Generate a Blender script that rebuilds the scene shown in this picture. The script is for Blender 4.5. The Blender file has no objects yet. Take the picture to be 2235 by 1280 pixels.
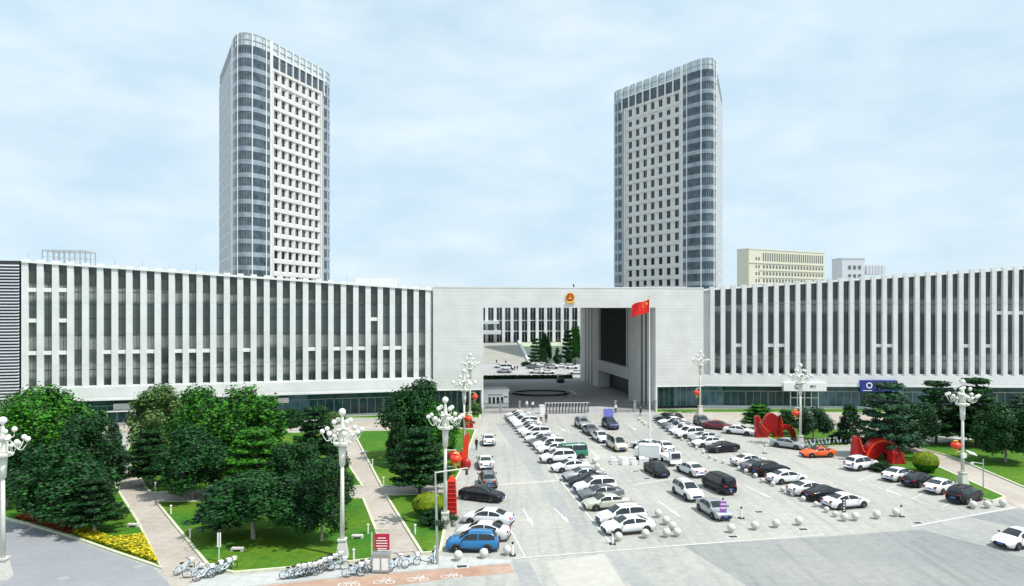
import bpy, math, random
from mathutils import Vector, Matrix
R = math.radians
random.seed(7)
col = bpy.context.scene.collection
F = 1500.0; HC = 20.0; CX = 1117.5; HY = 672.0
def G(px, py, z=0.0):
    "pixel of the photograph -> point on the ground (height z)"
    D = F*(HC-z)/(py-HY)
    return Vector(((px-CX)/F*D, D, z))
def AT(px, py, D):
    return Vector(((px-CX)/F*D, D, HC-(py-HY)*D/F))

# ------------------------------------------------------------ materials
def nt(m):
    m.use_nodes = True
    return m.node_tree.nodes, m.node_tree.links
def mat(name, c, rough=.7, metal=0, var=.12, scale=3.0, bump=0, spec=.5, stretch=None, c2=None, coat=0, detail=4):
    m = bpy.data.materials.new(name); N, L = nt(m)
    b = N['Principled BSDF']; b.inputs['Roughness'].default_value = rough
    b.inputs['Metallic'].default_value = metal
    b.inputs['Specular IOR Level'].default_value = spec
    if coat: b.inputs['Coat Weight'].default_value = coat; b.inputs['Coat Roughness'].default_value = .05
    tc = N.new('ShaderNodeTexCoord'); mp = N.new('ShaderNodeMapping')
    L.new(tc.outputs['Object'], mp.inputs[0])
    if stretch: mp.inputs['Scale'].default_value = stretch
    n = N.new('ShaderNodeTexNoise'); n.inputs['Scale'].default_value = scale; n.inputs['Detail'].default_value = detail
    L.new(mp.outputs[0], n.inputs[0])
    r = N.new('ShaderNodeValToRGB'); L.new(n.outputs[0], r.inputs[0])
    r.color_ramp.elements[0].position = .3; r.color_ramp.elements[1].position = .7
    if c2 is None:
        r.color_ramp.elements[0].color = tuple(x*(1-var) for x in c)+(1,)
        r.color_ramp.elements[1].color = tuple(min(1, x*(1+var)) for x in c)+(1,)
    else:
        r.color_ramp.elements[0].color = tuple(c)+(1,); r.color_ramp.elements[1].color = tuple(c2)+(1,)
    L.new(r.outputs[0], b.inputs['Base Color'])
    if bump:
        bp = N.new('ShaderNodeBump'); bp.inputs['Strength'].default_value = bump
        L.new(n.outputs[0], bp.inputs['Height']); L.new(bp.outputs[0], b.inputs['Normal'])
    return m
def ground_mat(name, c, c2, crack=.25, big=.05, joint=0, rough=.85, streak=0):
    "paving: large uneven patches, fine grain, optional slab joints"
    m = bpy.data.materials.new(name); N, L = nt(m); b = N['Principled BSDF']
    b.inputs['Roughness'].default_value = rough; b.inputs['Specular IOR Level'].default_value = .3
    tc = N.new('ShaderNodeTexCoord')
    n1 = N.new('ShaderNodeTexNoise'); n1.inputs['Scale'].default_value = big; n1.inputs['Detail'].default_value = 6; n1.inputs['Roughness'].default_value = .65
    n2 = N.new('ShaderNodeTexNoise'); n2.inputs['Scale'].default_value = 1.6; n2.inputs['Detail'].default_value = 5
    L.new(tc.outputs['Object'], n1.inputs[0]); L.new(tc.outputs['Object'], n2.inputs[0])
    r = N.new('ShaderNodeValToRGB'); r.color_ramp.elements[0].position = .35; r.color_ramp.elements[1].position = .65
    r.color_ramp.elements[0].color = tuple(c)+(1,); r.color_ramp.elements[1].color = tuple(c2)+(1,)
    L.new(n1.outputs[0], r.inputs[0])
    mx = N.new('ShaderNodeMix'); mx.data_type = 'RGBA'; mx.blend_type = 'MULTIPLY'; mx.inputs[0].default_value = 1
    r2 = N.new('ShaderNodeValToRGB'); r2.color_ramp.elements[0].position = .3; r2.color_ramp.elements[1].position = .7
    r2.color_ramp.elements[0].color = (1-crack,)*3+(1,); r2.color_ramp.elements[1].color = (1,1,1,1)
    L.new(n2.outputs[0], r2.inputs[0]); L.new(r.outputs[0], mx.inputs[6]); L.new(r2.outputs[0], mx.inputs[7])
    out = mx.outputs[2]
    if streak:                                         # tyre-worn streaks along the driving lanes and old oil spots
        for rot, sc_, lo in (((0,0,R(-7)),(1.1,.035,1),.86),((0,0,R(-82)),(.9,.03,1),.9),((0,0,0),(.5,.5,1),.84)):
            mp = N.new('ShaderNodeMapping'); mp.inputs['Rotation'].default_value = rot; mp.inputs['Scale'].default_value = sc_; L.new(tc.outputs['Object'], mp.inputs[0])
            n3 = N.new('ShaderNodeTexNoise'); n3.inputs['Scale'].default_value = 1; n3.inputs['Detail'].default_value = 5; n3.inputs['Roughness'].default_value = .7; L.new(mp.outputs[0], n3.inputs[0])
            r3 = N.new('ShaderNodeValToRGB'); r3.color_ramp.elements[0].position = .33 if lo > .85 else .3; r3.color_ramp.elements[1].position = .5 if lo > .85 else .38; r3.color_ramp.elements[0].color = (lo,lo,lo,1); L.new(n3.outputs[0], r3.inputs[0])
            m3 = N.new('ShaderNodeMix'); m3.data_type = 'RGBA'; m3.blend_type = 'MULTIPLY'; m3.inputs[0].default_value = 1; L.new(out, m3.inputs[6]); L.new(r3.outputs[0], m3.inputs[7]); out = m3.outputs[2]
    if joint:
        br = N.new('ShaderNodeTexBrick'); br.inputs['Scale'].default_value = 1; br.inputs['Brick Width'].default_value = joint
        br.inputs['Row Height'].default_value = joint; br.inputs['Mortar Size'].default_value = .025*max(1, joint/2); br.offset = 0
        br.inputs['Color1'].default_value = (1,1,1,1); br.inputs['Color2'].default_value = (.93,.93,.92,1); br.inputs['Mortar'].default_value = (.72,.72,.7,1)
        mp = N.new('ShaderNodeMapping'); mp.inputs['Rotation'].default_value = (0,0,R(8)); L.new(tc.outputs['Object'], mp.inputs[0]); L.new(mp.outputs[0], br.inputs[0])
        m2 = N.new('ShaderNodeMix'); m2.data_type = 'RGBA'; m2.blend_type = 'MULTIPLY'; m2.inputs[0].default_value = 1
        L.new(out, m2.inputs[6]); L.new(br.outputs[0], m2.inputs[7]); out = m2.outputs[2]
    L.new(out, b.inputs['Base Color'])
    return m
def leaf_mat(name, lo, hi, tr=.25):
    m = bpy.data.materials.new(name); N, L = nt(m); b = N['Principled BSDF']
    b.inputs['Roughness'].default_value = .55; b.inputs['Specular IOR Level'].default_value = .25
    g = N.new('ShaderNodeNewGeometry'); tc = N.new('ShaderNodeTexCoord'); oi = N.new('ShaderNodeObjectInfo')
    n = N.new('ShaderNodeTexNoise'); n.inputs['Scale'].default_value = .9; n.inputs['Detail'].default_value = 3
    L.new(tc.outputs['Object'], n.inputs[0])
    a = N.new('ShaderNodeMath'); a.operation = 'MULTIPLY_ADD'; a.inputs[1].default_value = .5
    n.inputs['Scale'].default_value = 1.3
    L.new(g.outputs['Random Per Island'], a.inputs[0]); L.new(n.outputs[0], a.inputs[2])
    a2 = N.new('ShaderNodeMath'); a2.operation = 'MULTIPLY_ADD'; a2.inputs[1].default_value = .1; L.new(oi.outputs['Random'], a2.inputs[0]); L.new(a.outputs[0], a2.inputs[2])
    r = N.new('ShaderNodeValToRGB'); r.color_ramp.elements[0].position = .6; r.color_ramp.elements[1].position = 1.0
    r.color_ramp.elements[0].color = tuple(lo)+(1,); r.color_ramp.elements[1].color = tuple(hi)+(1,)
    L.new(a2.outputs[0], r.inputs[0]); L.new(r.outputs[0], b.inputs['Base Color'])
    t = N.new('ShaderNodeBsdfTranslucent'); L.new(r.outputs[0], t.inputs[0])
    ms = N.new('ShaderNodeMixShader'); ms.inputs[0].default_value = tr
    L.new(b.outputs[0], ms.inputs[1]); L.new(t.outputs[0], ms.inputs[2])
    L.new(ms.outputs[0], N['Material Output'].inputs[0])
    return m
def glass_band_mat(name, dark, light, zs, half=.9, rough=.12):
    "dark facade glass with paler reflection bands painted into its colour round the levels zs (heights in object space)"
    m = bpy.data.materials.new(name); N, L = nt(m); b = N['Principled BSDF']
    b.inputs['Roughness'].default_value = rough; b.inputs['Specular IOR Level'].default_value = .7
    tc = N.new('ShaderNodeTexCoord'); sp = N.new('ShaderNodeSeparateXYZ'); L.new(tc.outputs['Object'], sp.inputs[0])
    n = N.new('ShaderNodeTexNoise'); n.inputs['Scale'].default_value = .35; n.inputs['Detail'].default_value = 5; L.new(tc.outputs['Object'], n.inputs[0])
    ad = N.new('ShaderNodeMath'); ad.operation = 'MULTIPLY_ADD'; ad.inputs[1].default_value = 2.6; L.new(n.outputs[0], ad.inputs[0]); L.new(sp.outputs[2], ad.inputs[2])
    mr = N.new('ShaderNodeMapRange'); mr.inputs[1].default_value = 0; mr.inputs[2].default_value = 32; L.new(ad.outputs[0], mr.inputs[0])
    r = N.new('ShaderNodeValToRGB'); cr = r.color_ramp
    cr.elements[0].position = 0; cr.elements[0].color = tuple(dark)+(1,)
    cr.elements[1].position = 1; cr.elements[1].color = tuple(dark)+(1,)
    for z in zs:  # pale reflections, coloured into the glass by height
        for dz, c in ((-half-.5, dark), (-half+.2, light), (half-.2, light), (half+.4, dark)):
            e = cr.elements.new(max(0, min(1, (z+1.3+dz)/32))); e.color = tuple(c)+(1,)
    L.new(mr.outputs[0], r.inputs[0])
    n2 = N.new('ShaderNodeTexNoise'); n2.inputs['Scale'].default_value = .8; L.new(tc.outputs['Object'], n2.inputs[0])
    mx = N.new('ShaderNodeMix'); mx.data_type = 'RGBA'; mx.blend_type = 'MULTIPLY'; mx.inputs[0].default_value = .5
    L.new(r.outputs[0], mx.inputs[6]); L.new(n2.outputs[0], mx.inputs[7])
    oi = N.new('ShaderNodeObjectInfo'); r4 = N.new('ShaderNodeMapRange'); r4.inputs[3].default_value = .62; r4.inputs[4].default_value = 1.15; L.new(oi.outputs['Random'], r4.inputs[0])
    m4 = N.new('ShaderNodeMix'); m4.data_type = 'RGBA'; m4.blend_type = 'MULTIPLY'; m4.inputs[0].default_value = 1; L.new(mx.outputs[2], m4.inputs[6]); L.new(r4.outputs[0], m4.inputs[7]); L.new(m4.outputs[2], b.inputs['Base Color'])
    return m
def clad_mat(name, a, b_, jt, bw, rh, ms):
    m = bpy.data.materials.new(name); N, L = nt(m); b = N['Principled BSDF']; b.inputs['Roughness'].default_value = .8; b.inputs['Specular IOR Level'].default_value = .3
    tc = N.new('ShaderNodeTexCoord'); sp = N.new('ShaderNodeSeparateXYZ'); cb = N.new('ShaderNodeCombineXYZ'); L.new(tc.outputs['Object'], sp.inputs[0])
    ad = N.new('ShaderNodeMath'); ad.operation = 'ADD'; L.new(sp.outputs[0], ad.inputs[0]); L.new(sp.outputs[1], ad.inputs[1])
    L.new(ad.outputs[0], cb.inputs[0]); L.new(sp.outputs[2], cb.inputs[1])
    br = N.new('ShaderNodeTexBrick'); L.new(cb.outputs[0], br.inputs[0]); br.inputs['Scale'].default_value = 1; br.inputs['Brick Width'].default_value = bw; br.inputs['Row Height'].default_value = rh
    br.inputs['Mortar Size'].default_value = ms; br.inputs['Color1'].default_value = tuple(a)+(1,); br.inputs['Color2'].default_value = tuple(b_)+(1,); br.inputs['Mortar'].default_value = tuple(jt)+(1,)
    n = N.new('ShaderNodeTexNoise'); n.inputs['Scale'].default_value = .35; n.inputs['Detail'].default_value = 8; L.new(tc.outputs['Object'], n.inputs[0])
    r = N.new('ShaderNodeValToRGB'); r.color_ramp.elements[0].position = .3; r.color_ramp.elements[1].position = .65; r.color_ramp.elements[0].color = (.88,.88,.88,1); L.new(n.outputs[0], r.inputs[0])
    mx = N.new('ShaderNodeMix'); mx.data_type = 'RGBA'; mx.blend_type = 'MULTIPLY'; mx.inputs[0].default_value = 1; L.new(br.outputs[0], mx.inputs[6]); L.new(r.outputs[0], mx.inputs[7]); L.new(mx.outputs[2], b.inputs['Base Color'])
    return m
M = {}
M['clad'] = clad_mat('stone_cladding', (.725,.725,.705), (.7,.7,.685), (.6,.6,.59), 6.5, .62, .03)
M['clad_old'] = mat('stone_cladding', (.66,.66,.64), .8, var=.05, scale=.5, stretch=(.25,.25,3.2), detail=6)
M['fin'] = clad_mat('fin_panel', (.77,.775,.77), (.74,.75,.745), (.6,.61,.6), 60, 5.2, .04)
M['roofgrey'] = mat('roof_grey', (.3,.3,.3), .9, var=.2)
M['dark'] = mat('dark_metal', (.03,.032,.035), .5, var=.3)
M['black'] = mat('black_rubber', (.015,.015,.016), .7, var=.3)
M['white'] = mat('white_paint', (.8,.8,.78), .45, var=.05)
M['lampwhite'] = mat('cream_paint', (.66,.67,.6), .4, var=.06)
M['globe'] = mat('milk_globe', (.74,.74,.68), .25, var=.03)
M['steel'] = mat('steel', (.45,.47,.48), .35, metal=.7, var=.1)
M['glassd'] = mat('dark_glass', (.012,.018,.02), .06, var=.3, spec=.8)
M['glassg'] = mat('green_glass', (.006,.03,.03), .15, var=.5, scale=.6, spec=.35, c2=(.03,.1,.11), detail=5)
M['glassg2'] = mat('blue_glass', (.03,.08,.1), .15, scale=.5, spec=.35, c2=(.13,.24,.3))
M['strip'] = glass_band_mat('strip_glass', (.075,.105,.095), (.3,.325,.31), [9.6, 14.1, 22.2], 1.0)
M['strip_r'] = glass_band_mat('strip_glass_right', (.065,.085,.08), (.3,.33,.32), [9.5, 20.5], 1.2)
M['topglass'] = mat('head_panel_glass', (.05,.06,.052), .2, var=.2)
M['twhite'] = mat('tower_panel', (.6,.595,.575), .7, var=.06, scale=.3)
M['tgrey'] = mat('tower_side_panel', (.42,.45,.48), .6, var=.08, scale=.4)
M['tspan'] = mat('tower_spandrel_glass', (.17,.22,.26), .2, scale=.4, spec=.6, c2=(.32,.38,.42), detail=6)
M['tglass'] = mat('tower_band_glass', (.03,.045,.06), .15, scale=.5, spec=.5, c2=(.09,.125,.15))
M['tmull'] = mat('tower_mullion', (.55,.6,.62), .5, var=.05)
M['crown'] = mat('tower_crown_glass', (.5,.57,.6), .2, var=.1, scale=.3)
M['ground'] = ground_mat('plaza_concrete', (.36,.365,.345), (.47,.46,.415), .18, .06, streak=1)
M['asph'] = ground_mat('grey_asphalt', (.25,.265,.265), (.33,.335,.32), .15, .06, streak=1)
M['asph2'] = ground_mat('blue_asphalt', (.25,.26,.275), (.31,.32,.335), .1, .08)
M['strip_dark'] = ground_mat('worn_strip', (.3,.315,.31), (.37,.375,.36), .14, .1)
M['beige'] = ground_mat('beige_concrete', (.44,.43,.38), (.5,.49,.44), .1, .1)
M['path'] = ground_mat('path_slabs', (.41,.365,.31), (.5,.455,.4), .14, .12, 1.2)
M['walk'] = ground_mat('sidewalk_slabs', (.45,.47,.46), (.52,.53,.51), .12, .12, 1.0)
M['bike'] = ground_mat('red_bike_lane', (.4,.23,.16), (.47,.35,.27), .2, .15)
M['court'] = ground_mat('courtyard_paving', (.38,.38,.38), (.46,.46,.45), .15, .08, 2.5)
M['lawn'] = ground_mat('lawn', (.03,.16,.006), (.11,.21,.008), .35, .12)
M['kerb'] = mat('yellow_kerb', (.55,.56,.4), .8, var=.15)
M['kerbg'] = mat('grey_kerb', (.5,.5,.47), .8, var=.15)
M['mark'] = mat('road_paint', (.62,.63,.6), .7, var=.2, scale=2.5)
M['leaf'] = leaf_mat('leaf_mid', (.004,.035,.005), (.06,.27,.01), .1)
M['leafd'] = leaf_mat('leaf_dark', (.002,.014,.005), (.016,.095,.013), .05)
M['leafo'] = leaf_mat('leaf_olive', (.01,.045,.01), (.17,.3,.08), .1)
M['leafb'] = leaf_mat('leaf_bluegreen', (.004,.018,.01), (.05,.14,.06), .06)
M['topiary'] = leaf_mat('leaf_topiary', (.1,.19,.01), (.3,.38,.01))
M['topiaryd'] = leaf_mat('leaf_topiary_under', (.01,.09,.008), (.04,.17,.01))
M['yellow'] = leaf_mat('yellow_flower', (.16,.2,.01), (.75,.6,.02), .1)
M['redfl'] = leaf_mat('red_flower', (.2,.03,.01), (.4,.08,.03), .1)
M['bark'] = mat('bark_limewashed', (.34,.31,.26), .9, var=.3, scale=6, bump=.4)
M['barkd'] = mat('bark_dark', (.09,.07,.05), .9, var=.3, scale=6, bump=.4)
M['red'] = mat('red_gloss', (.36,.008,.01), .35, var=.15)
M['redor'] = mat('red_orange', (.75,.05,.01), .4, var=.1)
M['flag'] = mat('flag_red', (.75,.01,.008), .7, var=.06)
M['gold'] = mat('gold_paint', (.75,.45,.05), .4, var=.15)
M['blue'] = mat('blue_sign', (.015,.03,.22), .5, var=.1)
M['skyblue'] = mat('light_blue_sign', (.03,.2,.5), .5, var=.1)
M['violet'] = mat('violet_sign', (.2,.22,.62), .5, var=.1)
M['magenta'] = mat('crimson_board', (.45,.01,.05), .5, var=.1)
M['purple'] = mat('purple_board', (.32,.1,.4), .5, var=.1)
M['rim'] = mat('alloy_rim', (.5,.51,.52), .3, metal=.6, var=.1)
M['lens'] = mat('lamp_lens', (.75,.77,.8), .1, var=.05)
M['tail'] = mat('tail_lens', (.35,.01,.01), .2, var=.1)
M['plate'] = mat('number_plate', (.08,.15,.5), .5, var=.05)
M['yellowbld'] = mat('cream_render', (.6,.585,.47), .8, var=.05)
M['farwhite'] = mat('far_white_render', (.6,.62,.66), .8, var=.05)
M['farglass'] = mat('far_window', (.14,.15,.14), .3, var=.2)
M['stone'] = mat('bollard_stone', (.56,.55,.5), .8, var=.12, scale=8)
M['crail'] = mat('crown_rail', (.36,.39,.41), .5, var=.1)
M['twin'] = mat('tower_window_glass', (.02,.024,.024), .35, var=.4, spec=.12)
M['skin'] = mat('skin', (.5,.3,.2), .6)

# ------------------------------------------------------------ mesh builder
class MB:
    def __init__(s): s.v = []; s.f = []; s.mi = []; s.cur = 0
    def add(s, vs, fs):
        o = len(s.v); s.v += [tuple(x) for x in vs]
        for f in fs: s.f.append(tuple(i+o for i in f)); s.mi.append(s.cur)
    def hexa(s, b, t):
        "b: 4 bottom points CCW, t: 4 top points"
        s.add(list(b)+list(t), [(3,2,1,0),(4,5,6,7),(0,1,5,4),(1,2,6,5),(2,3,7,6),(3,0,4,7)])
    def box(s, c, d, rz=0):
        cx, cy, cz = c; a, b, h = d[0]/2, d[1]/2, d[2]/2; co, si = math.cos(rz), math.sin(rz)
        q = [(cx+x*co-y*si, cy+x*si+y*co) for x, y in ((-a,-b),(a,-b),(a,b),(-a,b))]
        s.hexa([(x,y,cz-h) for x,y in q], [(x,y,cz+h) for x,y in q])
    def prism(s, poly, z0, z1):
        n = len(poly); a = sum(poly[i][0]*poly[(i+1)%n][1]-poly[(i+1)%n][0]*poly[i][1] for i in range(n))
        if a < 0: poly = poly[::-1]
        s.add([(p[0],p[1],z0) for p in poly]+[(p[0],p[1],z1) for p in poly],
              [tuple(range(n))[::-1], tuple(range(n,2*n))]+[(i,(i+1)%n,(i+1)%n+n,i+n) for i in range(n)])
    def sheet(s, poly, z):
        n = len(poly); a = sum(poly[i][0]*poly[(i+1)%n][1]-poly[(i+1)%n][0]*poly[i][1] for i in range(n))
        if a < 0: poly = poly[::-1]
        s.add([(p[0],p[1],z) for p in poly], [tuple(range(n))])
    def quad(s, a, b, c, d): s.add([a,b,c,d], [(0,1,2,3)])
    def tube(s, pts, r, n=8, caps=True):
        pts = [Vector(p) for p in pts]; rs = r if isinstance(r, (list,tuple)) else [r]*len(pts)
        rings = []
        for i, p in enumerate(pts):
            d = (pts[min(i+1,len(pts)-1)]-pts[max(i-1,0)]).normalized()
            u = d.cross(Vector((0,0,1)) if abs(d.z) < .9 else Vector((1,0,0))).normalized(); w = d.cross(u)
            rings.append([p+(u*math.cos(t)+w*math.sin(t))*rs[i] for t in [2*math.pi*k/n for k in range(n)]])
        vs = [q for rg in rings for q in rg]; fs = []
        for i in range(len(pts)-1):
            for k in range(n):
                fs.append((i*n+k, i*n+(k+1)%n, (i+1)*n+(k+1)%n, (i+1)*n+k))
        if caps: fs += [tuple(range(n))[::-1], tuple(range((len(pts)-1)*n, len(pts)*n))]
        s.add(vs, fs)
    def lathe(s, prof, c=(0,0,0), n=14):
        vs = []; fs = []
        for r, z in prof:
            for k in range(n):
                t = 2*math.pi*k/n; vs.append((c[0]+r*math.cos(t), c[1]+r*math.sin(t), c[2]+z))
        for i in range(len(prof)-1):
            for k in range(n): fs.append((i*n+k, i*n+(k+1)%n, (i+1)*n+(k+1)%n, (i+1)*n+k))
        fs += [tuple(range(n))[::-1], tuple(range((len(prof)-1)*n, len(prof)*n))]
        s.add(vs, fs)
    def ball(s, c, r, n=12, m=8, sq=(1,1,1)):
        prof = [(max(1e-3, r*math.sin(math.pi*i/m)), -r*math.cos(math.pi*i/m)) for i in range(m+1)]
        o = len(s.v); s.lathe(prof, (0,0,0), n)
        for i in range(o, len(s.v)):
            x, y, z = s.v[i]; s.v[i] = (c[0]+x*sq[0], c[1]+y*sq[1], c[2]+z*sq[2])
    def build(s, name, m=None, parent=None, smooth=False, loc=None):
        me = bpy.data.meshes.new(name); me.from_pydata(s.v, [], s.f)
        for mm in (m if isinstance(m, (list,tuple)) else [m]): me.materials.append(mm)
        if any(s.mi): me.polygons.foreach_set('material_index', s.mi)
        if smooth: me.polygons.foreach_set('use_smooth', [True]*len(s.f))
        me.update()
        o = bpy.data.objects.new(name, me); col.objects.link(o)
        if parent: o.parent = parent
        if loc: o.location = loc
        return o
def tag(o, label=None, cat=None, group=None, kind=None):
    if label: o['label'] = label
    if cat: o['category'] = cat
    if group: o['group'] = group
    if kind: o['kind'] = kind
    return o
def empty(name, loc=(0,0,0), rz=0, **k):
    o = bpy.data.objects.new(name, None); col.objects.link(o); o.location = loc; o.rotation_euler = (0,0,rz)
    o.empty_display_size = .5
    return tag(o, **k)
def copy_tree(o, parent=None):
    c = o.copy(); col.objects.link(c); c.parent = parent
    for ch in list(o.children): copy_tree(ch, c)
    return c
def struct(o): o['kind'] = 'structure'; return o
ORD = ['first','second','third','fourth','fifth','sixth','seventh','eighth','ninth','tenth','eleventh','twelfth','thirteenth','fourteenth','fifteenth','sixteenth','seventeenth','eighteenth','nineteenth','twentieth','twenty-first','twenty-second','twenty-third','twenty-fourth']
# ------------------------------------------------------------ world, sun, camera
SUN_EL, SUN_AZ = R(60), R(117)      # azimuth from +Y clockwise; sun stands to the right, a little behind the camera
sc = bpy.context.scene
w = bpy.data.worlds.new('World'); sc.world = w; w.use_nodes = True
N, L = w.node_tree.nodes, w.node_tree.links
bg = N['Background']; sky = N.new('ShaderNodeTexSky'); sky.sky_type = 'NISHITA'; sky.sun_disc = False
sky.sun_elevation = SUN_EL; sky.sun_rotation = SUN_AZ; sky.air_density = 1.0; sky.dust_density = 1.5
tc = N.new('ShaderNodeTexCoord'); mp = N.new('ShaderNodeMapping'); mp.inputs['Scale'].default_value = (1,1,2.6)
L.new(tc.outputs['Generated'], mp.inputs[0])
n1 = N.new('ShaderNodeTexNoise'); n1.inputs['Scale'].default_value = 2.6; n1.inputs['Detail'].default_value = 7; n1.inputs['Roughness'].default_value = .55
L.new(mp.outputs[0], n1.inputs[0])
cr = N.new('ShaderNodeValToRGB'); cr.color_ramp.elements[0].position = .36; cr.color_ramp.elements[0].color = (.88,.88,.88,1)
cr.color_ramp.elements[1].position = .66; cr.color_ramp.elements[1].color = (.97,.97,.97,1)
L.new(n1.outputs[0], cr.inputs[0])
n2 = N.new('ShaderNodeTexNoise'); n2.inputs['Scale'].default_value = 7; n2.inputs['Detail'].default_value = 6; L.new(mp.outputs[0], n2.inputs[0])
cc = N.new('ShaderNodeValToRGB'); cc.color_ramp.elements[0].position = .35; cc.color_ramp.elements[0].color = (4.4,5.75,6.75,1)
cc.color_ramp.elements[1].position = .7; cc.color_ramp.elements[1].color = (5.65,6.6,7.15,1)
L.new(n2.outputs[0], cc.inputs[0])
mx = N.new('ShaderNodeMix'); mx.data_type = 'RGBA'
L.new(cr.outputs[0], mx.inputs[0]); L.new(sky.outputs[0], mx.inputs[6]); L.new(cc.outputs[0], mx.inputs[7])
L.new(mx.outputs[2], bg.inputs[0]); bg.inputs[1].default_value = .1
sd = bpy.data.lights.new('sun', 'SUN'); sd.energy = 3.3; sd.angle = R(.6); sd.color = (1,.96,.9)
so = bpy.data.objects.new('sun', sd); col.objects.link(so)
d = Vector((math.sin(SUN_AZ)*math.cos(SUN_EL), math.cos(SUN_AZ)*math.cos(SUN_EL), math.sin(SUN_EL)))
so.rotation_euler = d.to_track_quat('Z','Y').to_euler(); so.location = d*300
cd = bpy.data.cameras.new('camera'); cam = bpy.data.objects.new('camera', cd); col.objects.link(cam); sc.camera = cam
cam.location = (0,0,HC); cam.rotation_euler = (R(90),0,0); cd.sensor_width = 36; cd.lens = 36*F/2235
cd.shift_y = -(HY-640)/2235*-1; cd.clip_end = 6000; cd.clip_start = .5
sc.view_settings.view_transform = 'Standard'; sc.view_settings.look = 'None'; sc.view_settings.gamma = 1; sc.view_settings.exposure = .55

# ------------------------------------------------------------ ground
m = MB(); m.sheet([(-2500,-150),(2500,-150),(2500,3500),(-2500,3500)], 0); struct(m.build('ground', M['ground']))
def PX(pts): return [tuple(G(*p))[:2] for p in pts]
def area(name, pts, z, mt, off=0):
    m = MB(); m.sheet(PX(pts), z); return struct(m.build(name, mt))
area('road', [(-60,1136),(0,1134),(60,1148),(160,1178),(255,1212),(335,1240),(372,1278),(388,1330),(-400,1330)], .004, M['asph2'])
area('road', [(1490,1191),(1800,1172),(2010,1156),(2140,1190),(2400,1262),(2400,1400),(1760,1400),(1620,1272)], .004, M['asph'])
area('road', [(1322,1207),(1350,1205),(1440,1290),(1386,1290)], .004, M['strip_dark'])
area('road', [(1118,1230),(1155,1226),(1188,1290),(1142,1290)], .004, M['strip_dark'])
area('road', [(2015,1150),(2060,1146),(2400,1238),(2400,1255)], .008, M['strip_dark'])
area('road', [(2110,1128),(2240,1108),(2400,1092),(2400,1190)], .008, M['asph'])
area('road', [(1192,1226),(1318,1210),(1372,1290),(1225,1290)], .004, M['beige'])
area('road', [(1082,925),(1110,925),(1300,1190),(1225,1130)], .004, M['strip_dark'])
area('pavement', [(395,1262),(449,1250),(512,1257),(632,1246),(737,1236),(814,1227),(915,1213),(965,1215),(1118,1222),(1112,1229),(860,1249),(700,1264),(520,1282),(420,1330),(392,1300)], .008, M['walk'])
area('bike_lane', [(1112,1231),(1122,1251),(985,1262),(830,1283),(640,1330),(470,1330),(530,1284),(700,1266),(860,1251)], .006, M['bike'])
# paths and far walk
area('path', [(223,1006),(268,996),(330,1079),(460,1245),(449,1252),(380,1300),(352,1240),(297,1133),(236,1034)], .010, M['path'])
area('path', [(324,1080),(500,1074),(792,1067),(990,1062),(985,1078),(795,1086),(500,1093),(336,1098)], .006, M['path'])
area('path', [(722,940),(765,940),(830,1066),(922,1212),(832,1222),(796,1090)], .014, M['path'])
area('path', [(-300,925),(300,925),(1048,918),(1048,936),(700,940),(-300,950)], .018, M['path'])
area('path', [(1432,904),(1960,906),(2500,915),(2500,935),(1900,925),(1760,920),(1600,920),(1434,915)], .018, M['path'])
area('path', [(1790,918),(1880,922),(2070,1000),(2400,1140),(2400,1180),(2225,1110),(2045,1018),(1870,948)], .022, M['path'])
area('courtyard', [(1000,905),(1432,905),(1480,700),(900,700)], .004, M['court'])
# lawns with kerbs
def lawn(pts, kerb=True, mt=None):
    P = PX(pts); m = MB(); m.prism(P, 0.0, .09); struct(m.build('lawn', mt or M['lawn']))
    if kerb:
        m = MB(); n = len(P); a = sum(P[i][0]*P[(i+1)%n][1]-P[(i+1)%n][0]*P[i][1] for i in range(n))
        if a < 0: P = P[::-1]
        V = [Vector(p) for p in P]; O = []
        for i in range(n):
            d1 = (V[i]-V[i-1]).normalized(); d2 = (V[(i+1)%n]-V[i]).normalized()
            n1 = Vector((d1.y,-d1.x)); n2 = Vector((d2.y,-d2.x)); b = (n1+n2).normalized(); k = .24/max(.5, b.dot(n1))
            O.append(V[i]+b*k)
        for i in range(n):
            j = (i+1)%n; m.hexa([(V[i].x,V[i].y,0),(O[i].x,O[i].y,0),(O[j].x,O[j].y,0),(V[j].x,V[j].y,0)],
                                [(V[i].x,V[i].y,.14),(O[i].x,O[i].y,.14),(O[j].x,O[j].y,.14),(V[j].x,V[j].y,.14)])
        struct(m.build('kerb', M['kerb']))
lawn([(-300,950),(190,948),(222,1010),(236,1042),(296,1138),(349,1240),(335,1233),(255,1206),(160,1172),(60,1143),(0,1129),(-300,1125)])
lawn([(272,996),(300,952),(712,945),(788,1062),(500,1070),(330,1076)])
lawn([(345,1098),(500,1097),(790,1090),(820,1165),(826,1219),(737,1230),(632,1240),(512,1250),(462,1240)])
lawn([(772,943),(1010,938),(1036,940),(1005,1025),(988,1058),(835,1062)])
lawn([(846,1084),(983,1080),(972,1128),(958,1205),(924,1208)])
lawn([(1648,938),(1700,925),(1775,925),(1860,952),(1850,974),(1750,975),(1690,962)])
lawn([(1985,973),(2150,960),(2500,955),(2500,1110),(2240,1066),(2085,1000)])
lawn([(1905,1012),(1930,985),(1985,985),(2040,1018),(2190,1086),(2165,1095),(2070,1068)])
lawn([(-200,905),(1046,905),(1046,913),(-200,916)])
lawn([(1434,895),(2500,893),(2500,902),(1434,901)])
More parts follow.
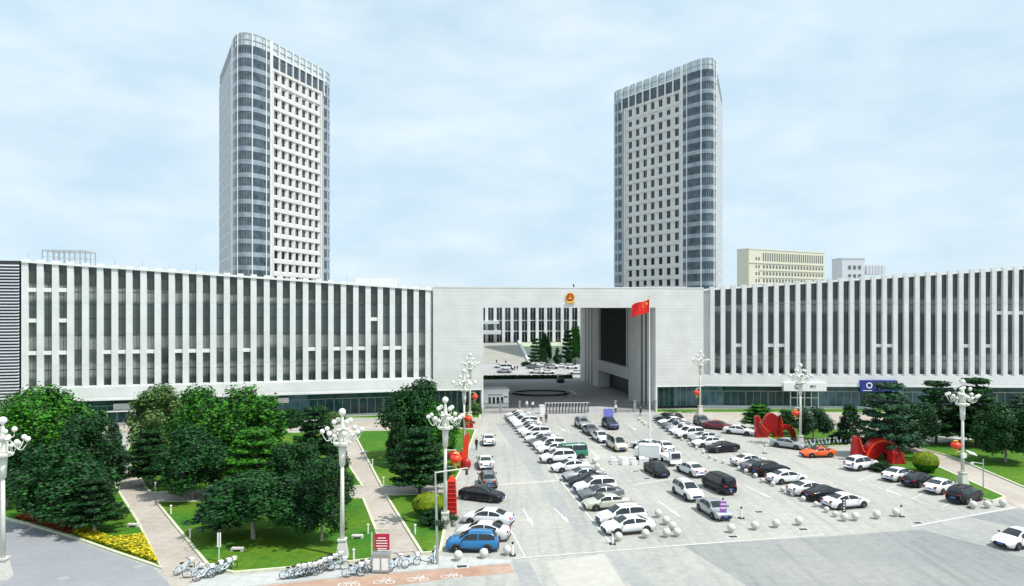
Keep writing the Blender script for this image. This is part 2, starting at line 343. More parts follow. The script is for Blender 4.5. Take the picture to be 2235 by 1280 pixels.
# flower beds: nobody could count the blooms
def bed(name, pts, mt, label, n, h=.16):
    P = PX(pts); xs = [p[0] for p in P]; ys = [p[1] for p in P]; m = MB(); k = 0; rnd = random.Random(5)
    while k < n:
        x, y = rnd.uniform(min(xs),max(xs)), rnd.uniform(min(ys),max(ys)); ins = False; j = len(P)-1
        for i in range(len(P)):
            if (P[i][1] > y) != (P[j][1] > y) and x < (P[j][0]-P[i][0])*(y-P[i][1])/(P[j][1]-P[i][1])+P[i][0]: ins = not ins
            j = i
        if not ins: continue
        k += 1; z = .1+rnd.random()*h; r = rnd.uniform(.06,.13); t = rnd.random()*6.3; tl = rnd.uniform(-.06,.06)
        m.add([(x+r*math.cos(t+a), y+r*math.sin(t+a), z+tl*math.sin(a)) for a in (0,1.57,3.14,4.71)], [(0,1,2,3)])
    tag(m.build(name, mt), label, 'flowers', kind='stuff')
bed('flower_bed', [(155,1168),(185,1157),(240,1180),(312,1172),(345,1232),(335,1229),(255,1202)], M['yellow'], 'bright yellow flowers filling the corner of the lawn beside the path', 4200, .3)
bed('flower_bed', [(30,1134),(60,1128),(120,1148),(185,1156),(155,1168),(60,1140)], M['redfl'], 'dull red flowers along the kerb of the bottom left lawn', 2200, .25)
# road markings
def line(p, q, wd, name='road_marking', z=.02, mt=None):
    a, b = G(*p), G(*q); d = (b-a).normalized(); n = Vector((-d.y,d.x,0))*wd/2
    m = MB(); m.sheet([tuple(a+n)[:2],tuple(b+n)[:2],tuple(b-n)[:2],tuple(a-n)[:2]], z); struct(m.build(name, mt or M['mark']))
def arrow(p, q):
    a, b = G(*p), G(*q); d = (b-a).normalized(); n = Vector((-d.y,d.x,0)); Ln = (b-a).length
    P = [a+n*.07, a+d*(Ln*.6)+n*.1, a+d*(Ln*.6)+n*.3, b, a+d*(Ln*.6)-n*.3, a+d*(Ln*.6)-n*.1, a-n*.07]
    m = MB(); m.sheet([tuple(x)[:2] for x in P], .02); struct(m.build('road_marking', M['mark']))
line((1122,925),(1338,1192), .14); line((1088,1108),(1146,1216), .12); line((1146,1216),(1120,1212), .12)
for p, q in (((1142,1112),(1163,1150)),((1210,1110),(1243,1144)),((1069,998),(1080,1013)),((1290,984),(1310,1005)),((1216,930),(1236,944)),((1370,929),(1390,940)),
             ((1436,1094),(1488,1131)),((1625,1060),(1687,1090)),((1464,979),(1490,992)),((1891,1055),(1972,1084))): arrow(p, q)
for i in range(24):                                   # parking bays, two rows
    y = 1180-0; D = 60.2+2.75*i; a = Vector((9.0-.115*(D-58),D,0)); 
    if D > 122: break
    b = a+Vector((5.0,1.25,0)); n = Vector((-.03,.1,0)).normalized()*.05
    m = MB(); m.sheet([tuple(a+n)[:2],tuple(b+n)[:2],tuple(b-n)[:2],tuple(a-n)[:2]], .02); struct(m.build('bay_line', M['mark']))
for i in range(20):
    t = i/19; q = Vector((31.6,66.8,0)).lerp(Vector((25.4,119,0)), t)
    b = q+Vector((5.0,1.4,0)); n = Vector((-.03,.1,0)).normalized()*.05
    m = MB(); m.sheet([tuple(q+n)[:2],tuple(b+n)[:2],tuple(b-n)[:2],tuple(q-n)[:2]], .02); struct(m.build('bay_line', M['mark']))
for p, q in (((1925,1072),(1998,1046)),((1985,1092),(2050,1062)),((2055,1108),(2105,1083)),((1870,1052),(1935,1026)),((1850,1048),(2110,1128))): line(p, q, .1)
line((1120,1220),(1500,1190),.25,mt=M['kerbg']); line((1500,1190),(1800,1168),.25,mt=M['kerbg']); line((1990,1150),(2240,1104),.3,mt=M['kerbg'])
line((1060,1062),(1240,1048),.8,mt=M['beige']); line((1380,1060),(1470,1045),.8,mt=M['beige'])
# bicycle symbols on the red lane
for px, py in ((762,1277),(838,1271),(912,1265),(985,1259)):
    c = G(px, py); m = MB()
    def ring(cx, cy, r):
        for k in range(10):
            a0, a1 = 2*math.pi*k/10, 2*math.pi*(k+1)/10
            m.add([(cx+r*math.cos(a0),cy+r*math.sin(a0),.016),(cx+r*math.cos(a1),cy+r*math.sin(a1),.016),(cx+(r-.07)*math.cos(a1),cy+(r-.07)*math.sin(a1),.016),(cx+(r-.07)*math.cos(a0),cy+(r-.07)*math.sin(a0),.016)], [(0,1,2,3)])
    ring(c.x-.45, c.y, .36); ring(c.x+.45, c.y, .36)
    for (x0,y0,x1,y1) in ((-.45,0,-.1,.45),(-.1,.45,.35,.45),(.45,0,.3,.7),(-.1,.45,0,0),(0,0,.35,.45),(-.2,.62,.02,.62)):
        a = Vector((c.x+x0,c.y+y0)); b = Vector((c.x+x1,c.y+y1)); dd = (b-a).normalized()*.04; nn = Vector((-dd.y,dd.x))
        m.sheet([tuple(a+nn),tuple(b+nn),tuple(b-nn),tuple(a-nn)], .018)
    struct(m.build('road_marking', M['mark']))
for px, py in ((1600,1172),(1753,1156),(1657,1118),(1388,1029),(1412,1045),(2003,1142),(1008,1237)):
    c = G(px, py); m = MB(); m.box((c.x,c.y,.012),(.75,.45,.016),R(8)); struct(m.build('drain_cover', M['dark']))
    m = MB(); m.box((c.x,c.y,.006),(1.05,.75,.006),R(8)); struct(m.build('drain_surround', M['kerbg']))
for px, py in ((138,1263),(303,1238)):
    c = G(px, py); m = MB(); m.lathe([(.4,.006),(.4,.014)], (c.x,c.y,0), 20); struct(m.build('drain_cover', M['strip_dark']))

# ------------------------------------------------------------ government building
class Face:
    def __init__(s, p, q): s.p = Vector((p[0],p[1],0)); d = Vector((q[0]-p[0],q[1]-p[1],0)); s.L = d.length; s.d = d/s.L; s.n = Vector((s.d.y,-s.d.x,0))
    def P(s, a, dep, z): r = s.p+s.d*a+s.n*dep; return (r.x, r.y, z)
    def box(s, m, a0, a1, d0, d1, z0, z1, z1b=None):
        "a along the face, d outwards; z1b = other top height at a1"
        if z1b is None: z1b = z1
        m.hexa([s.P(a0,d1,z0),s.P(a1,d1,z0),s.P(a1,d0,z0),s.P(a0,d0,z0)],[s.P(a0,d1,z1),s.P(a1,d1,z1b),s.P(a1,d0,z1b),s.P(a0,d0,z1)])
gov = empty('government_building', (10,140,0), label='long white government building with vertical fins, central gateway and national emblem', cat='government building')
bpy.context.view_layer.update()
def bpart(m, name, mt, parent=gov, **k):
    o = m.build(name, mt, None, **k); o.parent = parent
    o.matrix_parent_inverse = Matrix.Translation((-10,-140,0)) if parent is gov else Matrix.Identity(4)
    return o
WL = Face((-79.5,111.2),(-14.7,128.0)); CB = Face((-14.7,128.0),(37.7,135.3)); WR = Face((37.7,135.3),(104.0,132.2))
def wing(fc, n, zr0, zr1, gl, spans, edge0, edge1, fw, fd):
    Lr = fc.L; z = lambda a: zr0+(zr1-zr0)*a/Lr; st = (Lr-edge0-edge1)/n
    m = MB(); fc.box(m, 0, Lr, -19, -.95, 4.7, zr0-.35, zr1-.35); bpart(m, 'wing_block', M['clad'])
    m = MB(); fc.box(m, 0, Lr, -.95, 0, 4.7, 6.8); fc.box(m, 0, Lr, -.1, .06, 4.55, 4.85); bpart(m, 'base_band', M['fin'])
    m = MB(); m.hexa([fc.P(.05,-.12,zr0-.55),fc.P(Lr-.05,-.12,zr1-.55),fc.P(Lr-.05,-.9,zr1-.55),fc.P(.05,-.9,zr0-.55)],[fc.P(.05,-.12,zr0-.2),fc.P(Lr-.05,-.12,zr1-.2),fc.P(Lr-.05,-.9,zr1-.2),fc.P(.05,-.9,zr0-.2)]); bpart(m, 'roof_edge', M['white'])
    for i in range(n+1):
        a = edge0+i*st
        m = MB(); fc.box(m, a-fw/2, a+fw/2, -.94, fd, 6.82, z(a)+.12); bpart(m, 'fin', M['fin'])
        if i < n:
            m = MB(); a0, a1 = a+fw/2+.003, a+st-fw/2-.003; zt = z(a)-.6
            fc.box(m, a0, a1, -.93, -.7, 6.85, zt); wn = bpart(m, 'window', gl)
            m = MB()
            for zz in (9.7, 12.9, 15.4, 18.2, 20.6, 22.6):
                if zz < zt-1: fc.box(m, a0, a1, -.7, -.66, zz-.05, zz+.05)
            am = (a0+a1)/2
            fc.box(m, am-.025, am+.025, -.7, -.655, 6.9, zt-3.2); bpart(m, 'mullion', M['dark'], wn)
            m = MB(); fc.box(m, a0, a1, -.7, -.64, zt-3.1, zt); bpart(m, 'head_panel', M['topglass'], wn)
            m = MB(); fc.box(m, a0, a1, -.69, -.35, 6.83, 7.05); bpart(m, 'sill', M['fin'], wn)
            for zz, idx in spans.items():
                if i in idx: m = MB(); fc.box(m, a0, a1, -.7, -.45, zz-.32, zz+.32); bpart(m, 'spandrel', M['white'], wn)
    # ground floor
    m = MB(); fc.box(m, 0, Lr, -19, -2.6, 0, 4.7); bpart(m, 'ground_floor_wall', M['dark'])
    m = MB(); fc.box(m, 0, Lr, -2.55, -1.6, 0, .5); bpart(m, 'plinth', M['clad'])
    k = int(Lr/4.2); sw = Lr/k
    rnd = random.Random(3)
    for i in range(k):
        m = MB(); fc.box(m, i*sw+.06, (i+1)*sw-.06, -2.55, -2.4, .52, 4.6); g = bpart(m, 'shop_window', M['glassg2'] if rnd.random() < .3 else M['glassg'])
        m = MB()
        for j in range(4): fc.box(m, i*sw+.06+j*(sw-.17)/3, i*sw+.11+j*(sw-.17)/3, -2.4, -2.34, .52, 3.3+.0*j)
        fc.box(m, i*sw+.06, (i+1)*sw-.06, -2.4, -2.33, 3.3, 3.38); bpart(m, 'window_frame', M['steel'], g)
low = {0,1,2,5,6,7,8,10,11,12,15,20,22,23,24,26,27}
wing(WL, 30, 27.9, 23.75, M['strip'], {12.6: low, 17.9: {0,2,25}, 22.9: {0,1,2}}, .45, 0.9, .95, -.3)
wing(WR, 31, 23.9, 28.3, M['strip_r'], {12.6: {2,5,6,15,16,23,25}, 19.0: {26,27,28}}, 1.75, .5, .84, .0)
# solid gateway block
Lc = CB.L; o0, o1 = 9.4, 43.1; ZT, ZO = 23.75, 20.0; DEP = 57
def cwall(a0, a1, dep0=-DEP, dep1=0, z0=4.7, z1=ZT, name='gateway_wall', mt=None):
    m = MB(); CB.box(m, a0, a1, dep0, dep1, z0, z1); return bpart(m, name, mt or M['clad'])
cwall(0, o0, -19); cwall(o1, Lc, -19); cwall(o0, o1, -DEP, 0, ZO, ZT, 'gateway_lintel')
m = MB(); CB.box(m, 0, Lc, -.5, .05, ZT, ZT+.22); bpart(m, 'parapet', M['fin'])
m = MB(); CB.box(m, 0, Lc, -.1, .06, 4.55, 4.85) if False else CB.box(m, o1, Lc, -.1, .06, 4.52, 4.72); CB.box(m, 0, o0, -.1, .06, 4.52, 4.72); bpart(m, 'drip_edge', M['white'])
m = MB(); CB.box(m, o1-.02, o1+.35, -2, .02, 0, 4.7); bpart(m, 'edge_column', M['white'])
m = MB(); CB.box(m, o0-.35, o0+.02, -2, .02, 0, 4.7); bpart(m, 'edge_column', M['white'])
m = MB(); CB.box(m, 0, o0-.4, -19, -2.6, 0, 4.7); CB.box(m, o1+.4, Lc, -19, -2.6, 0, 4.7); bpart(m, 'ground_floor_wall', M['dark'])
for a0, a1 in ((.1,4.6),(4.7,o0-.45),(o1+.45,47.8),(47.9,Lc-.1)):
    m = MB(); CB.box(m, a0, a1, -2.55, -2.4, .4, 4.6); g = bpart(m, 'shop_window', M['glassg'] if a0 < 44 else M['glassg2'])
    m = MB()
    for j in range(5): CB.box(m, a0+j*(a1-a0-.05)/4, a0+.05+j*(a1-a0-.05)/4, -2.4, -2.34, .4, 4.6)
    bpart(m, 'window_frame', M['steel'], g)
# inner flanks of the gateway (right one seen in the photograph, left one mirrors it)
r0 = Vector(CB.P(o1,0,0)); RW = Face((r0.x-.16*DEP, r0.y+DEP),(r0.x, r0.y))       # runs back to front, normal points to the left (into the passage)
l0 = Vector(CB.P(o0,0,0)); LW = Face((l0.x, l0.y),(l0.x-.13*DEP, l0.y+DEP))
for fc in (RW, LW):
    Lf = fc.L; rev = fc is RW
    def S(D): t = (D-134.0)*Lf/DEP; return Lf-t if rev else t
    def seg(d0, d1, z0, z1, x0, x1, name, mt, par=gov):
        a, b = sorted((S(d0), S(d1))); m = MB(); fc.box(m, a, b, x0, x1, z0, z1); return bpart(m, name, mt, par)
    seg(134.3,150, 4.7, ZO-.01, -9, 0, 'passage_wall', M['clad']); seg(134.3,150, 0, 4.69, -.45, 0, 'passage_wall', M['clad']); seg(173.2,190.6, 0, ZO-.01, -9, 0, 'passage_wall', M['clad'])
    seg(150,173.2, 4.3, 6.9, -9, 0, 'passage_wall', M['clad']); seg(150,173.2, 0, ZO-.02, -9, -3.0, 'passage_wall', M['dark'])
    for k in range(4):
        d0 = 150+k*5.8; g = seg(d0+.05, d0+5.75, 6.95, ZO-.05, -1.0, -.6, 'passage_window', M['glassd'])
        for j in range(4): seg(d0+.1+j*1.4, d0+.22+j*1.4, 6.97, ZO-.07, -.6, -.3, 'mullion', M['dark'], g)
    for d0 in (136.4, 138.8, 141.2, 178.5, 181.5, 184.6): seg(d0, d0+.9, 0.02, ZO-.05, -.2, .02, 'groove', M['dark'])
# roof clutter
def frame_roof(fc, a0, a1, dep, z0, z1):
    m = MB()
    for k in range(9):
        a = a0+(a1-a0)*k/8
        for dd in (0, 5): q = fc.P(a, -dep-dd, z0); m.tube([q, (q[0],q[1],z1)], .09, 6)
    for dd in (0, 5):
        m.tube([fc.P(a0,-dep-dd,z1), fc.P(a1,-dep-dd,z1)], .12, 6); m.tube([fc.P(a0,-dep-dd,z1-1.1), fc.P(a1,-dep-dd,z1-1.1)], .06, 6)
    for k in range(9): a = a0+(a1-a0)*k/8; m.tube([fc.P(a,-dep,z1), fc.P(a,-dep-5,z1)], .08, 6)
    return bpart(m, 'roof_pergola', M['steel'])
frame_roof(WL, 2.0, 8.4, 3, 26.4, 29.6)
m = MB(); WL.box(m, 53, 61, -14, -8, 23, 25.7); WL.box(m, 50.5, 53, -13, -9, 23, 24.9); bpart(m, 'roof_plant_room', M['farwhite'])
m = MB(); CB.box(m, 43, 52, -16, -6, ZT, ZT+.7); bpart(m, 'roof_plant_room', M['roofgrey'])
m = MB(); q = CB.P(27,-1,ZT); m.tube([q,(q[0],q[1],ZT+.9)], [.25,.06], 8); bpart(m, 'roof_finial', M['dark'])
# rods along the left parapet
for i in range(0, 30, 2):
    a = .45+i*2.1; z = 27.9-4.15*a/WL.L; q = WL.P(a+.5,-.5,z-.3); m = MB(); m.tube([q,(q[0],q[1],z+1.0)], .03, 5); bpart(m, 'lightning_rod', M['steel'])
# louvred end block on the far left
LB = Face((-112,102.8),(-79.8,111.1))
m = MB(); LB.box(m, 0, LB.L, -19, -.4, 0, 27.6); bpart(m, 'louvre_block', M['dark'])
for k in range(46):
    m2 = m if False else None
m = MB()
for k in range(52): z = 1.2+k*.5; m.hexa([LB.P(0,-.1,z),LB.P(LB.L,-.1,z),LB.P(LB.L,-.38,z+.1),LB.P(0,-.38,z+.1)],[LB.P(0,-.1,z+.14),LB.P(LB.L,-.1,z+.14),LB.P(LB.L,-.38,z+.24),LB.P(0,-.38,z+.24)])
bpart(m, 'louvres', M['farwhite'])
# emblem
em = CB.P((lambda k: (k*CB.p.y-CB.p.x)/(CB.d.x-k*CB.d.y))((1244-CX)/F), .06, 21.95)
def disc(m, c, rx, rz, dep, n=24, fc=CB, th=.06):
    b = []; t = []
    for k in range(n):
        a = 2*math.pi*k/n; x, z = rx*math.cos(a), rz*math.sin(a)
        p = Vector(c)+fc.d*x+Vector((0,0,z)); b.append(tuple(p+fc.n*dep)); t.append(tuple(p+fc.n*(dep+th)))
    m.add(b+t, [tuple(range(n))[::-1], tuple(range(n,2*n))]+[(i,(i+1)%n,(i+1)%n+n,i+n) for i in range(n)])
def star(m, c, r, dep, fc=CB):
    P = []
    for k in range(10):
        a = math.pi/2+math.pi*k/5; rr = r if k%2 == 0 else r*.42; P.append(tuple(Vector(c)+fc.d*rr*math.cos(a)+Vector((0,0,rr*math.sin(a)))+fc.n*dep))
    m.add(P, [tuple(range(10))])
m = MB(); disc(m, em, .9, .98, .02); eo = bpart(m, 'emblem', M['gold'])
m = MB(); disc(m, em, .72, .76, .085); bpart(m, 'emblem_field', M['red'], eo)
m = MB(); e = Vector(em); star(m, e+Vector((0,0,.3)), .26, .16)
for dx, dz in ((-.42,.02),(-.2,-.02),(.2,-.02),(.42,.02)): star(m, e+CB.d*dx+Vector((0,0,dz+.05)), .1, .16)
bpart(m, 'emblem_stars', M['gold'], eo)
m = MB(); c = e+Vector((0,0,-.32))
for w_, z_ in ((.95,0),(.7,.12),(.4,.22)):
    a = c+Vector((0,0,z_)); q0, q1 = a-CB.d*w_/2, a+CB.d*w_/2
    m.quad(tuple(q0+CB.n*.16),tuple(q1+CB.n*.16),tuple(q1+CB.n*.16+Vector((0,0,.09))),tuple(q0+CB.n*.16+Vector((0,0,.09))))
bpart(m, 'emblem_gate', M['gold'], eo)
m = MB(); c = e+Vector((0,0,-1.05)); b0 = c-CB.d*.95
m.hexa([tuple(c-CB.d*.95+CB.n*.2),tuple(c+CB.d*.95+CB.n*.2),tuple(c+CB.d*.95+CB.n*.02),tuple(c-CB.d*.95+CB.n*.02)],[tuple(c-CB.d*.75+CB.n*.2+Vector((0,0,.35))),tuple(c+CB.d*.75+CB.n*.2+Vector((0,0,.35))),tuple(c+CB.d*.75+CB.n*.02+Vector((0,0,.35))),tuple(c-CB.d*.75+CB.n*.02+Vector((0,0,.35)))])
bpart(m, 'emblem_ribbon', M['gold'], eo)
# signs fixed to the front
def board(fc, a0, a1, z0, z1, d0, d1, mt, name, label, cat):
    m = MB(); fc.box(m, a0, a1, d0, d1, z0, z1); o = m.build(name, mt); tag(o, label, cat); return o
def text(body, size, loc, fc, mt, parent, name='lettering'):
    cu = bpy.data.curves.new(name, 'FONT'); cu.body = body; cu.size = size; cu.extrude = .01; cu.align_x = 'CENTER'; cu.align_y = 'CENTER'
    cu.materials.append(mt); t = bpy.data.objects.new(name, cu); col.objects.link(t)
    dg = bpy.context.evaluated_depsgraph_get(); me = bpy.data.meshes.new_from_object(t.evaluated_get(dg)); bpy.data.objects.remove(t)
    o = bpy.data.objects.new(name, me); col.objects.link(o); o.location = loc; o.rotation_euler = (R(90),0,math.atan2(fc.d.y,fc.d.x)); o.parent = parent
    if not me.materials: me.materials.append(mt)
    return o
def s_on(fc, px): 
    k = (px-CX)/F; # X = kY
    t = (k*fc.p.y-fc.p.x)/(fc.d.x-k*fc.d.y); return t
a0, a1 = s_on(WR,1709), s_on(WR,1802)
bs = board(WR, a0, a1, 3.75, 5.35, -.6, .5, M['white'], 'bank_sign', 'long white bank signboard with a round dark emblem over the glass entrance', 'sign')
am = (a0+a1)/2
m = MB(); q = Vector(WR.P(a0+2.55,.5,4.6)); 
def annulus(m, c, r0, r1, fc, dep, th0=0, th1=2*math.pi, n=20):
    for k in range(n):
        A, B = th0+(th1-th0)*k/n, th0+(th1-th0)*(k+1)/n
        P = [tuple(c+fc.d*(r*math.cos(t))+Vector((0,0,r*math.sin(t)))+fc.n*dep) for r, t in ((r0,A),(r1,A),(r1,B),(r0,B))]
        m.add(P, [(0,1,2,3)])
annulus(m, q, .36, .52, WR, .03, .5, 6.0); annulus(m, q+WR.d*.1, .12, .26, WR, .03, 2.2, 5.6)
m.build('sign_emblem', M['dark'], bs)
text('银行', .62, WR.P(a0+5.6,.54,4.6), WR, M['dark'], bs)
a0 = s_on(WR,1876)
bb = board(WR, a0, a0+7, 3.6, 5.9, -.2, .35, M['blue'], 'shop_sign', 'dark blue signboard with white emblem half hidden by the pine tree', 'sign')
m = MB(); q = Vector(WR.P(a0+1.7,.37,4.9)); annulus(m, q, .38, .6, WR, .01); annulus(m, q+WR.d*2.1+Vector((0,0,.3)), .7, .95, WR, .01, 3.3, 5.6)
m.quad(WR.P(a0+.5,.38,3.85),WR.P(a0+2.2,.38,3.85),WR.P(a0+2.2,.38,3.97),WR.P(a0+.5,.38,3.97)); m.build('sign_emblem', M['white'], bb)
# bank entrance
a0 = s_on(WR,1728)
m = MB()
for k in range(5):
    a = a0+k*1.35; WR.box(m, a, a+.14, -1.0, -.86, 0, 3.74)
WR.box(m, a0, a0+5.5, -1.0, -.86, 2.2, 2.32); WR.box(m, a0, a0+5.5, -2.3, -.9, 3.55, 3.7)
tag(m.build('entrance_frame', M['white']), 'white framed glass porch below the bank signboard', 'entrance')
# white signs on the left ground floor
for px, w_, z0, z1, lb in ((261,3.0,2.7,3.7,'white name board over the door behind the left trees'),(616,2.0,2.9,3.8,'small white board on the green ground-floor glass, left wing')):
    a = s_on(WL, px); board(WL, a-w_/2, a+w_/2, z0, z1, -2.2, -2.0, M['white'], 'name_board', lb, 'sign')
# the porch behind the left trees
a = s_on(WL, 262); m = MB(); WL.box(m, a-2.2, a+2.2, -2.3, -.6, 2.5, 2.65); WL.box(m, a-2.2, a-2.05, -.8, -.6, 0, 2.5); WL.box(m, a+2.05, a+2.2, -.8, -.6, 0, 2.5)
tag(m.build('door_canopy', M['white']), 'flat white door canopy on posts below the left name board', 'canopy')
# ------------------------------------------------------------ towers
def bez(a, c, b, n): return [tuple((1-t)**2*a[i]+2*t*(1-t)*c[i]+t*t*b[i] for i in (0,1)) for t in [k/n for k in range(n+1)]]
def tower(A, B, E, C, nose, corner, label, side, loc, wmat):
    """A,B ends of the gridded face (A nearer the nose); nose = curve from C to A; side: +1 face lies on the right of the nose.
    corner = curve from B towards the back"""
    T = empty('office_tower', loc, label=label, cat='tower', group='pair of office towers behind the long building')
    inv = Matrix.Translation((-loc[0],-loc[1],0)); z0, z1 = 0, 101.0
    def tp(m, name, mt, par=T, **k):
        o = m.build(name, mt, None, **k); o.parent = par
        if par is T: o.matrix_parent_inverse = inv
        return o
    fc = Face(A, B) if side > 0 else Face(B, A)
    Lf = fc.L
    def so(a): return a if side > 0 else Lf-a      # distance measured from the nose end
    # core, a little inside the skins
    foot = nose+corner+[E]
    cx = sum(p[0] for p in foot)/len(foot); cy = sum(p[1] for p in foot)/len(foot)
    ins = [(p[0]+(cx-p[0])*.1, p[1]+(cy-p[1])*.1) for p in foot]
    m = MB(); m.prism(ins, 0, 96.5); tp(m, 'tower_core', M['tgrey'])
    def ribbon(m, path, za, zb, off):
        n = len(path); nn = []
        for i in range(n):
            d = Vector((path[min(i+1,n-1)][0]-path[max(i-1,0)][0], path[min(i+1,n-1)][1]-path[max(i-1,0)][1])).normalized()
            nn.append(Vector((d.y,-d.x)) if side > 0 else Vector((-d.y,d.x)))
        q = [Vector(p)+nn[i]*off for i, p in enumerate(path)]
        for i in range(n-1):
            m.quad((q[i].x,q[i].y,za),(q[i+1].x,q[i+1].y,za),(q[i+1].x,q[i+1].y,zb),(q[i].x,q[i].y,zb))
        # inward lips for real thickness
        for i in range(n-1):
            a, b = Vector(path[i]), Vector(path[i+1])
            for z in (za, zb): m.quad((a.x,a.y,z),(b.x,b.y,z),(q[i+1].x,q[i+1].y,z),(q[i].x,q[i].y,z))
        return q
    FH = 3.9
    # nose curtain wall: dark strips and pale spandrels
    k = 0; z = 97.4
    while z > 4:
        m = MB(); ribbon(m, nose, z-2.45, z, .15); wb = tp(m, 'window_band', M['tglass'])
        m = MB(); n = len(nose)
        for i in range(1, n-1, 1):
            q0 = Vector(nose[i])
            m.tube([(q0.x,q0.y,z-2.45),(q0.x,q0.y,z)], .17, 4)
        tp(m, 'mullion', M['tmull'], wb)
        m = MB(); ribbon(m, nose, z-FH+.02, z-2.45-.02, .22); tp(m, 'spandrel_band', M['tspan'])
        z -= FH; k += 1
    m = MB()
    for i in (1, len(nose)//3, 2*len(nose)//3, len(nose)-2): m.tube([(nose[i][0],nose[i][1]-.35,0),(nose[i][0],nose[i][1]-.35,z1+.3)], .16, 6)
    for pth in (nose[0], nose[-1]): m.tube([(pth[0],pth[1],0),(pth[0],pth[1],z1)], .42, 8)
    tp(m, 'nose_rib', M['white'])
    # far rounded corner: tall glass
    m = MB(); ribbon(m, corner, 0, 97, .1); tp(m, 'corner_glass', M['tglass'])
    m = MB()
    for z in range(4, 97, 4): ribbon(m, corner, z, z+1.3, .2)
    tp(m, 'corner_spandrel', M['tspan'])
    m = MB()
    for i in range(0, len(corner), 2): m.tube([(corner[i][0],corner[i][1],0),(corner[i][0],corner[i][1],97)], .2, 6)
    tp(m, 'corner_rib', M['tmull'])
    # back and flank skins
    m = MB(); back = [corner[-1], E]; ribbon(m, back, 0, 97, .1)
    fl = [E, C]; q = ribbon(m, fl, 0, 97, .1); tp(m, 'flank_wall', wmat)
    m = MB(); zz = 97-2.5
    while zz > 4: ribbon(m, [(E[0]*.97+C[0]*.03,E[1]*.97+C[1]*.03),(E[0]*.18+C[0]*.82,E[1]*.18+C[1]*.82)], zz-.5, zz, .16); zz -= FH
    tp(m, 'flank_slot', M['tmull'])
    m = MB(); ribbon(m, [(E[0]*.14+C[0]*.86,E[1]*.14+C[1]*.86), C], 0, 97, .18); tp(m, 'flank_glass', M['tglass'])
    # gridded face
    w0, w1 = .9, Lf-2.0; nc = 7; cw = (w1-w0)/nc; ztop = 92.6; nr = 22
    m = MB(); fx = lambda a, dd, z: fc.P(so(a), dd, z)
    def bx(mm, a0, a1, d0, d1, za, zb): s0, s1 = sorted((so(a0), so(a1))); fc.box(mm, s0, s1, d0, d1, za, zb)
    wins = []
    for r in range(nr):
        zc1 = ztop-r*FH; zc0 = zc1-FH
        for c in range(nc):
            a0 = w0+c*cw; a1 = a0+cw
            small = r == 1
            oa0, oa1, oz0, oz1 = a0+.4, a1-.3, zc0+.5, zc1-.5          # opening
            wa0, wa1, wz0, wz1 = oa0+.12, oa0+1.95, oz0+(.5 if not small else .7), oz1-(.06 if not small else .5)
            o = [(a0,zc0),(a1,zc0),(a1,zc1),(a0,zc1)]; p = [(oa0,oz0),(oa1,oz0),(oa1,oz1),(oa0,oz1)]; q = [(wa0,wz0),(wa1,wz0),(wa1,wz1),(wa0,wz1)]
            for i in range(4):
                j = (i+1)%4
                m.quad(fx(o[i][0],.3,o[i][1]),fx(o[j][0],.3,o[j][1]),fx(p[j][0],.3,p[j][1]),fx(p[i][0],.3,p[i][1]))
                m.quad(fx(p[i][0],.3,p[i][1]),fx(p[j][0],.3,p[j][1]),fx(q[j][0],-.12,q[j][1]),fx(q[i][0],-.12,q[i][1]))
            wins.append((r, c, wa0, wa1, wz0, wz1))
            bx(m, a0+.12, a1-.12, .3, .55, oz1+.1, oz1+.22)
    bx(m, 0, w0, -.6, .5, 0, ztop+.5); bx(m, w1, Lf-1.1, -.6, .5, 0, ztop+.5); bx(m, w0, w1, -.6, .31, ztop, ztop+.5); bx(m, w0, w1, -.6, .3, 0, ztop-nr*FH)
    tp(m, 'grid_wall', M['twhite'])
    rest = MB(); mu = MB()
    for (r, c, a, b, za, zb) in wins:
        if r < 14:
            m = MB(); bx(m, a, b, -.3, -.13, za, zb); g = tp(m, 'window', M['twin'])
            m = MB(); bx(m, (a+b)/2-.04, (a+b)/2+.04, -.13, -.09, za, zb); tp(m, 'mullion', M['tmull'], g)
        else: bx(rest, a, b, -.3, -.13, za, zb)
    o = tp(rest, 'window', M['twin']); o['kind'] = 'stuff'
    # dark attic band above the grid, white uprights
    m = MB(); bx(m, 0, Lf, -.6, .12, ztop+.5, 97.0); tp(m, 'attic_glass', M['tglass'])
    m = MB()
    for c in range(nc+2): a = .2+c*(Lf-.4)/(nc+1); bx(m, a-.16, a+.16, .12, .6, ztop-.6, z1)
    bx(m, 0, Lf, .12, .5, 97.0, 97.3); tp(m, 'attic_frame', M['white'])
    # crown: glass parapet with rails
    full = ([C]+nose[1:]+corner+[E, C])
    m = MB(); ribbon(m, nose+corner, 97.3, 100.8, -.1); ribbon(m, [corner[-1],E,C], 97.3, 100.8, -.1); tp(m, 'crown_glass', M['crown'])
    m = MB()
    for z in (97.3, 99.1, z1): 
        for pth in (nose, [A,B], corner, [corner[-1],E,C]): m.tube([(x,y,z) for x,y in pth], .11, 5)
    for pth in (nose, corner):
        for i in range(0, len(pth), 2): m.tube([(pth[i][0],pth[i][1],97),(pth[i][0],pth[i][1],z1)], .09, 5)
    for t in range(1, 12):
        q = Vector(E).lerp(Vector(C), t/12); m.tube([(q.x,q.y,97),(q.x,q.y,z1)], .09, 5)
    tp(m, 'crown_frame', M['crail'])
    return T
A, B, C, E = (-73.4,209), (-64.3,234), (-84.9,209), (-103,242)
tower(A, B, E, C, bez(C, (-78.4,195.5), A, 16), bez(B, (-62.2,239.5), (-66,245), 8), 'rounded office tower on the left with white gridded face turned right', 1, (-80,225,0), M['tgrey'])
A, B, C, E = (57,230), (40.8,254), (68.2,230), (82,268)
tower(A, B, E, C, bez(C, (64.8,215.5), A, 16), bez(B, (37.4,258.5), (39.5,262), 8), 'rounded office tower on the right with grey gridded face turned left', -1, (60,248,0), M['tgrey'])

